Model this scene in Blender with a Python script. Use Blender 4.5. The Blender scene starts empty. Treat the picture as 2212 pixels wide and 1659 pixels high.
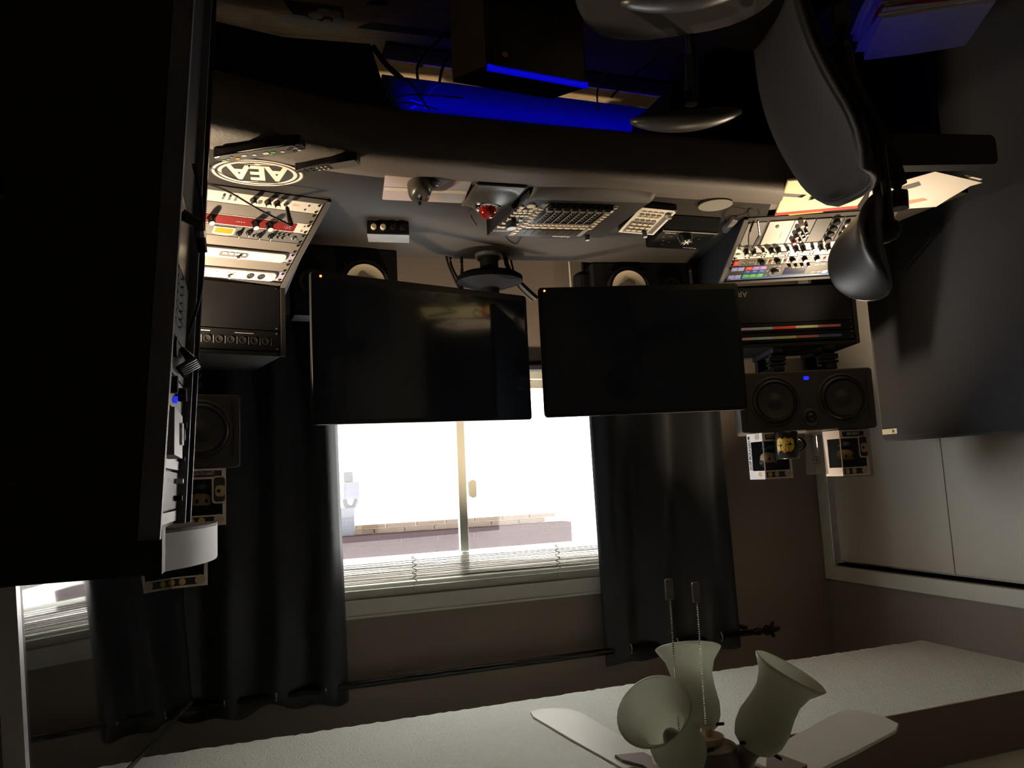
import bpy, math, random
from mathutils import Vector as V3, Matrix
random.seed(7)
# ------------------------------------------------------------------ camera, world, lights, exposure
FPX = 1660.0
EYE = V3((0, 0, 1.6))
def basis(p, r, y):
    cp, sp, cy, sy, cr, sr = math.cos(p), math.sin(p), math.cos(y), math.sin(y), math.cos(r), math.sin(r)
    fwd = V3((sy*cp, cy*cp, -sp)); right = V3((cy, -sy, 0)); up = right.cross(fwd)
    return cr*right + sr*up, -sr*right + cr*up, fwd
R2, U2, FW = basis(math.radians(6.866), math.radians(-2.730), math.radians(-19.520))
cd = bpy.data.cameras.new('camera'); cam = bpy.data.objects.new('camera', cd)
bpy.context.collection.objects.link(cam)
cd.sensor_width = 36; cd.lens = FPX/2212*36; cd.clip_start = .02; cd.clip_end = 200
# the photograph was taken with the camera held upside down
mx = Matrix.Identity(4)
for i in range(3):
    mx[i][0] = -R2[i]; mx[i][1] = -U2[i]; mx[i][2] = -FW[i]; mx[i][3] = EYE[i]
cam.matrix_world = mx
scn = bpy.context.scene; scn.camera = cam
scn.view_settings.view_transform = 'Standard'; scn.view_settings.look = 'None'
scn.view_settings.gamma = 1; scn.view_settings.use_curve_mapping = False
scn.view_settings.exposure = 0.0
w = bpy.data.worlds.new('sky'); scn.world = w; w.use_nodes = True
bg = w.node_tree.nodes['Background']; bg.inputs[0].default_value = (.93, .97, 1, 1); bg.inputs[1].default_value = 13

def spot(name, loc, target, power, color, angle, blend=.5, size=.03):
    l = bpy.data.lights.new(name, 'SPOT'); l.energy = power; l.color = color
    l.spot_size = math.radians(angle); l.spot_blend = blend; l.shadow_soft_size = size
    o = bpy.data.objects.new(name, l); bpy.context.collection.objects.link(o)
    o.location = loc; o.rotation_euler = (V3(target)-V3(loc)).to_track_quat('-Z', 'Y').to_euler(); return o
def area(name, loc, target, power, color, sx, sy, spread=180):
    l = bpy.data.lights.new(name, 'AREA'); l.energy = power; l.color = color; l.shape = 'RECTANGLE'
    l.size = sx; l.size_y = sy; l.spread = math.radians(spread)
    o = bpy.data.objects.new(name, l); bpy.context.collection.objects.link(o)
    o.location = loc; o.rotation_euler = (V3(target)-V3(loc)).to_track_quat('-Z', 'Y').to_euler(); return o
WARM = (1, .77, .52)
spot('rack_lamp_right', (.225, 2.265, 1.25), (.0, 2.0, .80), 32, WARM, 150, .6, .02)
spot('rack_lamp_left', (-2.0, 2.13, 1.235), (-1.72, 1.93, .80), 18, WARM, 122, .8, .02)
spot('cove_spot_left', (-1.80, 2.46, 2.40), (-1.85, 2.30, .85), 90, WARM, 68, .7)
spot('cove_spot_centre', (-.80, 2.52, 2.40), (-.86, 2.72, .80), 170, WARM, 50, .8)
area('blue_strip_wall', (-1.28, 2.640, .25), (-1.28, 2.70, .165), .7, (.0, .0, 1), 1.4, .01, 60)
area('blue_strip_desk', (-1.62, 1.95, .60), (-1.95, 1.7, .3), .06, (.02, .02, 1), .3, .02, 80)

# ------------------------------------------------------------------ helpers
COL = bpy.context.collection
def ray(px, py): return FW + (px-1106)/FPX*(-R2) + (py-829.5)/FPX*U2
def P(px, py, ax, v):                       # where the line of sight meets the real plane x, y or z = v
    i = 'xyz'.index(ax); d = ray(px, py); return EYE + d*((v-EYE[i])/d[i])
class Fr:
    def __init__(s, O, U=(1, 0, 0), V=(0, 1, 0), N=None):
        s.O = V3(O); s.U = V3(U); s.V = V3(V); s.N = V3(N) if N is not None else s.U.cross(s.V).normalized()
    def __call__(s, a, b, c=0): return s.O + s.U*a + s.V*b + s.N*c
W0 = Fr((0, 0, 0))
def yawfr(O, deg, up=False):
    t = math.radians(deg); U = V3((math.cos(t), math.sin(t), 0)); B = V3((-math.sin(t), math.cos(t), 0))
    return Fr(O, U, (0, 0, 1), -B) if up else Fr(O, U, B, (0, 0, 1))   # up: a right, b up, c towards the front
class M:
    def __init__(s): s.v = []; s.f = []
    def add(s, vs, fs):
        n = len(s.v); s.v += [V3(x) for x in vs]; s.f += [tuple(i+n for i in q) for q in fs]; return s
    def box(s, fr, a0, a1, b0, b1, c0, c1):
        vs = [fr(a, b, c) for c in (c0, c1) for b in (b0, b1) for a in (a0, a1)]
        return s.add(vs, [(0, 2, 3, 1), (4, 5, 7, 6), (0, 1, 5, 4), (2, 6, 7, 3), (0, 4, 6, 2), (1, 3, 7, 5)])
    def prism(s, fr, pts, c0, c1, scale=1):
        n = len(pts); vs = [fr(a, b, c0) for a, b in pts] + [fr(a*scale, b*scale, c1) for a, b in pts]
        return s.add(vs, [tuple(reversed(range(n))), tuple(range(n, 2*n))] + [(i, (i+1) % n, n+(i+1) % n, n+i) for i in range(n)])
    def lathe(s, fr, a, b, prof, n=20, cap=True, sx=1, sy=1):
        vs = []; fs = []
        for r, c in prof:
            for k in range(n):
                t = 2*math.pi*k/n; vs.append(fr(a+r*sx*math.cos(t), b+r*sy*math.sin(t), c))
        for j in range(len(prof)-1):
            for k in range(n):
                k2 = (k+1) % n; fs.append((j*n+k, j*n+k2, (j+1)*n+k2, (j+1)*n+k))
        if cap: fs += [tuple(reversed(range(n))), tuple(range((len(prof)-1)*n, len(prof)*n))]
        return s.add(vs, fs)
    def cyl(s, fr, a, b, c0, c1, r0, r1=None, n=20): return s.lathe(fr, a, b, [(r0, c0), (r0 if r1 is None else r1, c1)], n)
    def tube(s, pts, r, n=7, closed=False):
        pts = [V3(p) for p in pts]; L = len(pts); vs = []; fs = []
        for i, p in enumerate(pts):
            d = (pts[min(i+1, L-1)]-pts[max(i-1, 0)]).normalized()
            x = d.cross(V3((0, 0, 1))); x = x.normalized() if x.length > .01 else V3((1, 0, 0)); y = d.cross(x)
            rr = r[i] if isinstance(r, (list, tuple)) else r
            for k in range(n):
                t = 2*math.pi*k/n; vs.append(p+x*rr*math.cos(t)+y*rr*math.sin(t))
        for i in range(L-1):
            for k in range(n):
                k2 = (k+1) % n; fs.append((i*n+k, i*n+k2, (i+1)*n+k2, (i+1)*n+k))
        fs += [tuple(reversed(range(n))), tuple(range((L-1)*n, L*n))]
        return s.add(vs, fs)
    def ell(s, fr, a, b, c, ra, rb, rc, nu=16, nv=9, v0=-90, v1=90, e=1):
        prof = []
        vs = []; fs = []
        pw = lambda x: math.copysign(abs(x)**e, x)
        for j in range(nv):
            ph = math.radians(v0+(v1-v0)*j/(nv-1))
            for k in range(nu):
                t = 2*math.pi*k/nu
                vs.append(fr(a+ra*max(math.cos(ph), .001)**e*pw(math.cos(t)), b+rb*max(math.cos(ph), .001)**e*pw(math.sin(t)), c+rc*pw(math.sin(ph))))
        for j in range(nv-1):
            for k in range(nu):
                k2 = (k+1) % nu; fs.append((j*nu+k, j*nu+k2, (j+1)*nu+k2, (j+1)*nu+k))
        fs += [tuple(reversed(range(nu))), tuple(range((nv-1)*nu, nv*nu))]
        return s.add(vs, fs)
    def grid(s, fn, nu, nv, cu=False):
        vs = [fn(i/(nu-1 if not cu else nu), j/(nv-1)) for j in range(nv) for i in range(nu)]
        fs = [(j*nu+i, j*nu+(i+1) % nu, (j+1)*nu+(i+1) % nu, (j+1)*nu+i) for j in range(nv-1) for i in range(nu if cu else nu-1)]
        return s.add(vs, fs)
    def text(s, fr, body, a, b, h, c=.0006, w=None, al='LEFT', bold=0, sh=0):
        cu = bpy.data.curves.new('t', 'FONT'); cu.body = body; cu.align_x = al; cu.resolution_u = 2; cu.offset = bold
        cu.fill_mode = 'FRONT'
        o = bpy.data.objects.new('t', cu); COL.objects.link(o)
        dg = bpy.context.evaluated_depsgraph_get(); me = bpy.data.meshes.new_from_object(o.evaluated_get(dg))
        if me.vertices:
            xs = [v.co.x for v in me.vertices]; ys = [v.co.y for v in me.vertices]
            sy = h/.7; sx = sy if w is None else w/max(max(xs)-min(xs), 1e-6)
            x0 = min(xs) if (al == 'LEFT') else 0
            s.add([fr(a+(v.co.x-x0)*sx+v.co.y*sy*sh, b+v.co.y*sy, c) for v in me.vertices], [tuple(p.vertices) for p in me.polygons])
        bpy.data.objects.remove(o); bpy.data.curves.remove(cu); bpy.data.meshes.remove(me)
        return s
def dashes(m, f, a, b, c, n, w, h, g):
    for i in range(n): m.box(f, a+i*(w+g), a+i*(w+g)+w*(.6+.4*((i*7) % 3)/2), b, b+h, c, c+.0003)
    return m
def rrect(a0, a1, b0, b1, r, n=4):
    pts = []
    for cx, cy, s in ((a1-r, b1-r, 0), (a0+r, b1-r, 90), (a0+r, b0+r, 180), (a1-r, b0+r, 270)):
        for k in range(n+1):
            t = math.radians(s+90*k/n); pts.append((cx+r*math.cos(t), cy+r*math.sin(t)))
    return pts
def smooth(pts, n=6):
    pts = [V3(p) for p in pts]; out = []
    for i in range(len(pts)-1):
        p0, p1, p2, p3 = pts[max(i-1, 0)], pts[i], pts[i+1], pts[min(i+2, len(pts)-1)]
        for k in range(n):
            t = k/n; out.append(.5*((2*p1)+(-p0+p2)*t+(2*p0-5*p1+4*p2-p3)*t*t+(-p0+3*p1-3*p2+p3)*t**3))
    return out+[pts[-1]]
MATS = {}
def mat(name, col, rough=.5, metal=0, emit=None, es=1, bump=0, bs=200, var=0, vs=20, trans=0, alpha=1, coat=0, sheen=0, spec=.5, stretch=None):
    if name in MATS: return MATS[name]
    m = bpy.data.materials.new(name); m.use_nodes = True; nt = m.node_tree; b = nt.nodes['Principled BSDF']
    b.inputs['Base Color'].default_value = (*col, 1); b.inputs['Roughness'].default_value = rough
    b.inputs['Metallic'].default_value = metal; b.inputs['Transmission Weight'].default_value = trans
    b.inputs['Alpha'].default_value = alpha; b.inputs['Coat Weight'].default_value = coat
    b.inputs['Sheen Weight'].default_value = sheen; b.inputs['Specular IOR Level'].default_value = spec
    if emit: b.inputs['Emission Color'].default_value = (*emit, 1); b.inputs['Emission Strength'].default_value = es
    if bump or var:
        tc = nt.nodes.new('ShaderNodeTexCoord'); mp = nt.nodes.new('ShaderNodeMapping'); nt.links.new(tc.outputs['Object'], mp.inputs[0])
        if stretch: mp.inputs['Scale'].default_value = stretch
    if var:
        n = nt.nodes.new('ShaderNodeTexNoise'); n.inputs['Scale'].default_value = vs; n.inputs['Detail'].default_value = 6
        r = nt.nodes.new('ShaderNodeMix'); r.data_type = 'RGBA'
        r.inputs[6].default_value = (*[c*(1-var) for c in col], 1); r.inputs[7].default_value = (*[min(1, c*(1+var)) for c in col], 1)
        nt.links.new(mp.outputs[0], n.inputs[0]); nt.links.new(n.outputs[0], r.inputs[0]); nt.links.new(r.outputs[2], b.inputs['Base Color'])
    if bump:
        n = nt.nodes.new('ShaderNodeTexNoise'); n.inputs['Scale'].default_value = bs; n.inputs['Detail'].default_value = 4
        bp = nt.nodes.new('ShaderNodeBump'); bp.inputs['Strength'].default_value = bump; bp.inputs['Distance'].default_value = .004
        nt.links.new(mp.outputs[0], n.inputs[0]); nt.links.new(n.outputs[0], bp.inputs['Height']); nt.links.new(bp.outputs[0], b.inputs['Normal'])
    MATS[name] = m; return m
ORG = {}
def mk(name, m, material, org, smooth_=False, bevel=0, sub=0, solid=0):
    me = bpy.data.meshes.new(name); me.from_pydata([v-org for v in m.v], [], m.f); me.validate(); me.update()
    me.materials.append(material)
    if smooth_:
        for p in me.polygons: p.use_smooth = True
    o = bpy.data.objects.new(name, me); COL.objects.link(o); ORG[o.name] = org
    if solid: md = o.modifiers.new('solid', 'SOLIDIFY'); md.thickness = solid; md.offset = 0
    if bevel: md = o.modifiers.new('bevel', 'BEVEL'); md.width = bevel; md.segments = 2; md.limit_method = 'ANGLE'
    if sub: md = o.modifiers.new('sub', 'SUBSURF'); md.levels = sub; md.render_levels = sub
    return o
def fixn(o):
    import bmesh
    bm = bmesh.new(); bm.from_mesh(o.data); bmesh.ops.recalc_face_normals(bm, faces=bm.faces); bm.to_mesh(o.data); bm.free()
def part(name, m, material, parent, label=None, kind=None, fix=True, **k):
    o = mk(name, m, material, ORG[parent.name], **k); o.parent = parent
    if fix: fixn(o)
    if label: o['label'] = label
    if kind: o['kind'] = kind
    return o
def thing(name, label, cat, loc, group=None):
    o = bpy.data.objects.new(name, None); COL.objects.link(o); o.location = loc; ORG[o.name] = V3(loc)
    o.empty_display_size = .05; o['label'] = label; o['category'] = cat
    if group: o['group'] = group
    return o
def single(name, m, material, label, cat, group=None, kind=None, fix=True, **k):
    n = len(m.v); c = sum(m.v, V3((0, 0, 0)))/n; org = V3((c.x, c.y, min(v.z for v in m.v)))
    o = mk(name, m, material, org, **k); o.location = org
    if fix: fixn(o)
    o['label'] = label; o['category'] = cat
    if group: o['group'] = group
    if kind: o['kind'] = kind
    return o
def struct(name, m, material, label=None, **k):
    o = mk(name, m, material, V3((0, 0, 0)), **k); fixn(o); o['kind'] = 'structure'
    if label: o['label'] = label
    return o
def screw(parent, fr, a, b, c=0, r=.005, m=None):
    return part('screw', M().cyl(fr, a, b, c, c+.003, r, r*.7, 8), m or MATS['black_gloss'], parent)
# ------------------------------------------------------------------ materials
BK = mat('black_matt', (.006, .006, .007), .65, spec=.3)
BG = mat('black_gloss', (.01, .01, .011), .25)
BS = mat('black_satin', (.02, .02, .022), .45, bump=.15, bs=600)
CH = mat('charcoal_paint', (.085, .078, .072), .65, spec=.25, bump=.1, bs=500)
SIL = mat('silver_metal', (.55, .53, .5), .3, metal=.8)
CHR = mat('chrome', (.8, .8, .8), .12, metal=1)
WH = mat('white_panel', (.82, .8, .75), .4)
WP = mat('white_paint', (.72, .72, .66), .5)
GR = mat('grey_panel', (.16, .155, .15), .5, bump=.1, bs=300)
BLK = mat('blank_panel', (.20, .18, .16), .55, bump=.15, bs=400)
DK = mat('dark_panel', (.045, .043, .042), .5)
PR = mat('print_white', (.75, .75, .72), .6)
PRD = mat('print_dark', (.02, .02, .02), .6)
CAB = mat('cable_black', (.012, .012, .012), .5)
LEA = mat('bolster_vinyl', (.11, .092, .078), .6, bump=.25, bs=90, var=.2, vs=8)
DTOP = mat('desk_laminate', (.026, .0225, .019), .65, spec=.10, bump=.05, bs=700, var=.12, vs=3)
CUR = mat('curtain_fabric', (.011, .013, .016), .5, sheen=.08, bump=.1, bs=900)
TAU = mat('wall_taupe', (.25, .205, .17), .8, bump=.12, bs=120, var=.04, vs=4)
CEI = mat('popcorn_ceiling', (.66, .67, .62), .95, bump=.9, bs=160, var=.06, vs=60)
# ------------------------------------------------------------------ room shell
LX, RX, WY, FY = -2.478, .95, 2.88, -1.1
WX0, WX1, WZ0, WZ1 = -1.60, -.03, 1.165, 2.015
m = M()
for a in ((LX-.12, WX0, 0, 2.5), (WX1, RX+.12, 0, 2.5), (WX0, WX1, 0, WZ0), (WX0, WX1, WZ1, 2.5)): m.box(W0, a[0], a[1], WY, WY+.14, a[2], a[3])
struct('wall_back', m, TAU)
# left wall with the closet opening
CY0, CY1, CZ = .45, 2.825, 2.06
m = M(); m.box(W0, LX-.12, LX, CY1, WY, 0, 2.5).box(W0, LX-.12, LX, FY, CY0, 0, 2.5).box(W0, LX-.12, LX, CY0, CY1, CZ, 2.5)
struct('wall_left', m, TAU)
struct('wall_right', M().box(W0, RX, RX+.12, FY, WY, 0, 2.5), TAU)
struct('wall_front', M().box(W0, LX-.12, RX+.12, FY-.12, FY, 0, 2.5), TAU)
struct('floor', M().box(W0, LX-.7, RX+.12, FY-.12, WY+.14, -.1, 0), mat('floor_wood', (.12, .08, .05), .5, var=.3, vs=6, stretch=(1, 8, 1)))
# ceiling with a dropped soffit running along the window side
m = M()
m.box(W0, LX-.12, RX+.12, FY-.12, WY+.14, 2.46, 2.56)
struct('ceiling', m, CEI)
nx = 220
m = M()
pr_ = [(1.755, 2.303), (1.775, 2.303), (2.37, 2.303), (2.389, 2.303), (2.39, 2.305), (2.39, 2.46)]
for i in range(nx+1):
    x = LX+(RX-LX)*i/nx
    for j, (y, z) in enumerate(pr_):
        e = 1 if j in (0, 3, 4) else 0
        m.v.append(V3((x, y+random.uniform(-.0018, .0018)*e, z+random.uniform(-.0016, .0016)*e)))
for i in range(nx):
    for j in range(5): k = i*6+j; m.f.append((k, k+1, k+7, k+6))
struct('trim_1', m, CEI, 'textured ceiling soffit dropped along the window side')
struct('trim_5', M().box(W0, LX, RX, 1.75, 1.7555, 2.301, 2.46), TAU, 'face of the ceiling soffit, its shade put in as taupe colour')  # wall taupe used here to paint in the shade on the room-facing side
# closet doors, casing
WC = mat('closet_paint', (.60, .56, .48), .55, bump=.05, bs=60, var=.03, vs=3)
CAS = mat('casing_paint', (.62, .60, .53), .5)
d = struct('door_1', M().box(W0, LX-.075, LX-.045, CY0, CY1-.005, .01, CZ-.012), WC, 'pale sliding closet doors on the left wall')
ys = [CY1-.006, 2.522, 2.232, 1.93, 1.63, 1.33, 1.03, .73, CY0+.01]
for i in range(len(ys)-1):
    part('panel', M().box(W0, LX-.05, LX-(.030 if i % 2 else .033), ys[i+1]+(.0012 if i % 2 else .0004), ys[i]-.0004, .02, CZ-.02), WC, d, bevel=.001)
m = M().box(W0, LX-.002, LX+.014, CY1-.004, CY1+.05, 0, CZ+.06).box(W0, LX-.002, LX+.014, CY0-.06, CY0, 0, CZ+.06)
m.box(W0, LX-.002, LX+.014, CY0, CY1-.004, CZ, CZ+.06)
struct('trim_2', m, CAS, 'pale casing around the closet', bevel=.004)
struct('trim_3', M().box(W0, LX-.09, LX-.02, CY0, CY1, CZ-.010, CZ+.002), mat('track_dark', (.004, .004, .004), 1, spec=0), 'dark closet track')
struct('baseboard_back', M().box(W0, LX, RX, WY-.014, WY, 0, .12), mat('baseboard_paint', (.22, .21, .2), .6), bevel=.003)
# ------------------------------------------------------------------ window
VIN = mat('window_vinyl', (.62, .62, .55), .45)
m = M()
g = .045
for a in ((WX0, WX1, WZ1-g, WZ1), (WX0, WX1, WZ0, WZ0+g)): m.box(W0, a[0], a[1], WY+.03, WY+.11, a[2], a[3])
for a in ((WX0, WX0+g), (WX1-g, WX1)): m.box(W0, a[0], a[1], WY+.03, WY+.11, WZ0+g, WZ1-g)
wn = struct('window_1', m, VIN, 'white sliding window with dark curtains either side', bevel=.004)
MX = -.825
def sash(x0, x1, y):
    s = M(); z0, z1, t = WZ0+g+.002, WZ1-g-.002, .034
    s.box(W0, x0, x0+t, y, y+.025, z0, z1).box(W0, x1-t, x1, y, y+.025, z0, z1).box(W0, x0+t, x1-t, y, y+.025, z0, z0+t).box(W0, x0+t, x1-t, y, y+.025, z1-t, z1)
    return s
GL = mat('clear_glass', (1, 1, 1), .0, trans=1, alpha=.05)
for x0, x1, y in ((WX0+g, MX+.03, WY+.045), (MX-.012, WX1-g, WY+.075)):
    so = part('sash', sash(x0, x1, y), VIN, wn, bevel=.003)
    part('pane', M().box(W0, x0+.03, x1-.03, y+.011, y+.014, WZ0+g+.03, WZ1-g-.03), GL, so)
lk = P(1020, 1056, 'y', WY+.03)
part('window_latch', M().prism(Fr((MX-.012, WY+.045, lk.z), (-1, 0, 0), (0, 0, 1)), rrect(0, .028, -.035, .035, .012), -.012, .012), VIN, wn)
m = M().box(W0, WX0-.02, WX1+.02, WY-.02, WY+.035, WZ0-.016, WZ0)
part('sill', m, mat('sill_paint', (.55, .52, .47), .5), wn, bevel=.003)
m = M().box(W0, WX0-.06, WX1+.06, WY-.016, WY, WZ1, WZ1+.055).box(W0, WX0-.06, WX1+.06, WY-.022, WY, WZ1+.055, WZ1+.064)
part('casing', m, CAS, wn, bevel=.002)
m = M().box(W0, WX0-.06, WX0, WY-.016, WY, WZ0-.02, WZ1).box(W0, WX1, WX1+.06, WY-.016, WY, WZ0-.02, WZ1)
part('casing', m, CAS, wn, bevel=.002)
# blind pulled up
bl = thing('venetian_blind', 'pale metal venetian blind drawn up in a stack under the window head', 'blind', (MX, WY+.012, 1.85))
SLT = mat('slat_paint', (.50, .47, .40), .45)
part('head_rail', M().box(W0, WX0+.012, WX1-.012, WY+.002, WY+.028, 1.985, 2.0148), CAS, bl, bevel=.002)
for k in range(13):
    z = 1.892+k*.0058+random.uniform(-.0008, .0008); dx = random.uniform(-.003, .003); tl = random.uniform(-.002, .002)
    s = M(); fn = lambda u, v: V3((WX0+.02+dx+u*(WX1-WX0-.04), WY-.002+v*.028, z+tl*(v-.5)+.0022*math.sin(math.pi*v)+.001*math.sin(9*u+k)))
    part('slat', s.grid(fn, 12, 5), SLT, bl, solid=.0012)
part('bottom_rail', M().box(W0, WX0+.02, WX1-.02, WY-.003, WY+.026, 1.874, 1.888), mat('rail_paint', (.85, .9, .82), .5, trans=.7), bl, bevel=.003)
for x in (-.60, -1.175):
    pts = [(x+.010*math.sin(k*1.9), WY-.008-.004*math.cos(k*1.3), 1.874+k*.0058) for k in range(18)]
    part('cord', M().tube(smooth(pts, 4), .0016, 5).tube([(x, WY-.005, 1.97), (x, WY-.004, 2.0)], .001, 4), SLT, bl)
# ------------------------------------------------------------------ outside
nb = thing('neighbouring_house', 'bright overexposed house wall with pinkish eave seen through the window', 'house', (-2.5, 6.4, -.3))
part('wall', M().box(W0, -8, 3, 6.4, 6.6, -.3, 2.95), mat('outside_brick', (.8, .72, .66), .8), nb)
z0 = P(900, 1150, 'y', 6.2).z; z1 = P(900, 1196, 'y', 6.2).z
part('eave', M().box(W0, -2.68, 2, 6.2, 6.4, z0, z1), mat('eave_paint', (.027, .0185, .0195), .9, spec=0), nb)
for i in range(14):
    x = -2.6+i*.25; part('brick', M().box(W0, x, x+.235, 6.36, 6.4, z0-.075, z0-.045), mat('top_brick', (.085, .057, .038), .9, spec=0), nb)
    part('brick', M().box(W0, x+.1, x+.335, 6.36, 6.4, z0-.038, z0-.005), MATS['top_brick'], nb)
mb = thing('meter_box', 'pale blue-grey utility meter box with conduit outside the window beside the right curtain', 'meter box', P(755, 1060, 'y', 6.3))
MB = mat('meter_metal', (.05, .055, .068), .8, spec=0)
q = lambda x, y: P(x, y, 'y', 6.4)
def qbox(x0, y0, x1, y1, d=.08):
    a = q(x0, y0); b = q(x1, y1); return M().box(W0, min(a.x, b.x), max(a.x, b.x), 6.4-d, 6.4, min(a.z, b.z), max(a.z, b.z))
part('case', qbox(742, 1042, 772, 1077, .12), MB, mb, bevel=.01)
part('cap', qbox(742, 1020, 760, 1041), mat('meter_dark', (.028, .031, .04), .8, spec=0), mb, bevel=.006)
part('conduit', qbox(736, 1098, 765, 1172, .05), MB, mb)
part('hose', M().tube(smooth([q(770, 1078), q(762, 1096), q(748, 1092), q(745, 1078)], 6), .02), MATS['meter_dark'], mb)
struct('floor_outside', M().box(W0, -8, 4, 3.1, 12, -.45, -.3), mat('concrete', (.65, .64, .6), .9), 'pale ground outside the window').name = 'trim_4'
# ------------------------------------------------------------------ curtains and rod
RY = 2.80
def curtain(x0, x1, z0, folds, label, ph, lean=0):
    t = thing('curtain', label, 'curtain', ((x0+x1)/2, RY, z0))
    rnd = [random.uniform(.7, 1.3) for _ in range(folds+2)]
    def fn(u, v):
        k = u*folds; i = int(min(k, folds-1)); A = .026*(rnd[i]*(1-(k-i))+rnd[i+1]*(k-i))
        z = z0+v*(2.335-z0)+ (.012*math.sin(k*2*math.pi+1)+.012*math.sin(k*3.1))*(1 if v > .99 else 0)
        return V3((x0+u*(x1-x0)+lean*(1-v)+.012*math.sin(v*3+k*2)*(1-v), RY+A*math.sin(k*2*math.pi+ph+.25*math.sin(v*4))*(1-.15*v), z))
    part('cloth', M().grid(fn, folds*14, 26), CUR, t, solid=.003, smooth_=True)
    for i in range(folds):
        x = x0+(i+.5)/folds*(x1-x0)
        part('grommet', M().tube([(x+.0*k, RY+.021*math.cos(k*math.pi/6), 2.29+.021*math.sin(k*math.pi/6)) for k in range(13)], .003, 6), SIL, t)
    return t
curtain(-1.945, -1.325, .55, 3, 'dark curtain on the left of the window, near the closet', .6)
curtain(-.345, .30, .985, 4, 'dark curtain on the right of the window, sheen along its inner edge', 2.2, .02)
rd = thing('curtain_rod', 'black double curtain rod with leaf finial above the window', 'curtain rod', (-.8, RY, 2.29))
part('pole', M().tube([(-2.0, RY, 2.29), (.45, RY, 2.29)], .0125, 14), BG, rd, smooth_=True)
part('back_pole', M().tube([(-1.98, RY+.035, 2.303), (.44, RY+.035, 2.303)], .007, 10), BG, rd, smooth_=True)
for x in (-1.97, .38): part('bracket', M().box(W0, x-.01, x+.01, RY, WY, 2.262, 2.276).box(W0, x-.015, x+.015, WY-.006, WY, 2.24, 2.33), BG, rd)
fm = M().ell(W0, -2.03, RY, 2.29, .03, .016, .016, 12, 7)
part('finial', fm.ell(W0, -2.075, RY, 2.29, .02, .013, .022, 10, 7).ell(W0, -2.115, RY, 2.29, .03, .008, .012, 10, 7), BG, rd, smooth_=True)
for s in (-1, 1):
    lf = Fr((-2.09, RY, 2.29), (-.5, 0, s*.87), (0, 1, 0))
    part('leaf', M().ell(lf, .018, 0, 0, .022, .006, .009, 10, 7), BG, rd)
# ------------------------------------------------------------------ rug with worn lettering
RUG = mat('rug_cream', (.44, .33, .19), .95, bump=.5, bs=300, var=.45, vs=26, stretch=(.6, 3, 1))
rg = thing('rug', 'worn cream patterned rug with dark script and flowers under the desk', 'rug', (-.8, 1.5, 0))
part('pile', M().box(W0, -2.2, .8, .2, 2.855, 0, .012), RUG, rg, bevel=.003)
RD = mat('rug_dark', (.045, .038, .03), .95, var=.4, vs=60); RL = mat('rug_flower', (.36, .32, .24), .95, var=.2, vs=60)
fr = Fr((0, 0, .0124), (-1, 0, 0), (0, -1, 0), (0, 0, 1))
def rp(x, y): p = P(x, y, 'z', .0124); return -p.x, -p.y
m = M()
a, b = rp(880, 142); m.text(fr, 'T', a, b, .13, .0004, w=.10)
a, b = rp(925, 140); m.text(fr, 'CF', a, b, .11, .0004, w=.13)
part('lettering', m, RD, rg, 'dark worn letters T C F')
m = M()
for pts in (((770, 60), (975, 84), (975, 70), (800, 48)), ((610, 0), (740, 14), (745, 50), (640, 40)), ((800, 0), (840, 0), (835, 12), (790, 10))):
    m.prism(fr, [rp(*p) for p in pts], 0, .0004)
part('border', m, RD, rg, 'dark band')
m = M(); a, b = rp(706, 46)
for k in range(8):
    t = k*math.pi/4+.3; m.ell(fr, a+.045*math.cos(t), b+.055*math.sin(t), .001, .026, .022, .0008, 10, 5)
part('flower', m.cyl(fr, a, b, .001, .002, .014), RL, rg, 'pale daisy motif')
part('flower', M().ell(fr, *rp(642, 42), .001, .06, .03, .001, 12, 5), RL, rg, 'pale leaf motif')
# ------------------------------------------------------------------ desk
DZ = .78
dk = thing('studio_desk', 'wide black studio desk with padded vinyl front edge', 'desk', (-.8, 2.2, 0))
out = [(.45, 1.645), (.06, 1.752), (-.276, 1.835), (-.70, 1.835), (-1.54, 1.795), (-1.62, 1.79)]
front = [(.62, 1.75), (.09, 1.895), (-.27, 1.955), (-.75, 1.975), (-1.60, 1.885)]
m = M(); poly = [(.45, 1.78), (.09, 1.89), (-.27, 1.95), (-.75, 1.965), (-1.60, 1.875), (-1.72, 1.74), (-2.17, 1.72), (-2.17, 2.45), (-1.95, 2.74), (-1.26, 2.665), (-.545, 2.725), (.20, 2.74), (.45, 2.5)]
part('desktop', m.prism(W0, poly, DZ-.03, DZ), DTOP, dk, bevel=.004)
bo = smooth([(x, y, 0) for x, y in out], 5); bi = []
sec = [(.15, -.028), (.15, .0), (.10, .007), (.04, .008), (.018, .003), (.004, -.012), (0, -.06), (.006, -.115), (.03, -.14), (.15, -.14)]
m = M(); nb_ = len(sec)
for i, p in enumerate(bo):
    d = (bo[min(i+1, len(bo)-1)]-bo[max(i-1, 0)]).normalized(); n = V3((d.y, -d.x, 0))
    for s, z in sec: m.v.append(p+n*s*(-1 if n.y < 0 else 1)+V3((0, 0, DZ+z)))
for i in range(len(bo)-1):
    for j in range(nb_): k = i*nb_; m.f.append((k+j, k+(j+1) % nb_, k+nb_+(j+1) % nb_, k+nb_+j))
m.f += [tuple(range(nb_)), tuple(range((len(bo)-1)*nb_, len(bo)*nb_))]
part('padded_edge', m, LEA, dk, 'brown-black padded vinyl edge', smooth_=True)
part('end_panel', M().box(W0, .41, .44, 1.85, 2.6, 0, DZ-.03), BK, dk, bevel=.002)
part('end_panel', M().box(W0, -2.18, -2.15, 1.80, 2.4, 0, DZ-.03), BK, dk, bevel=.002)
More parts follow.
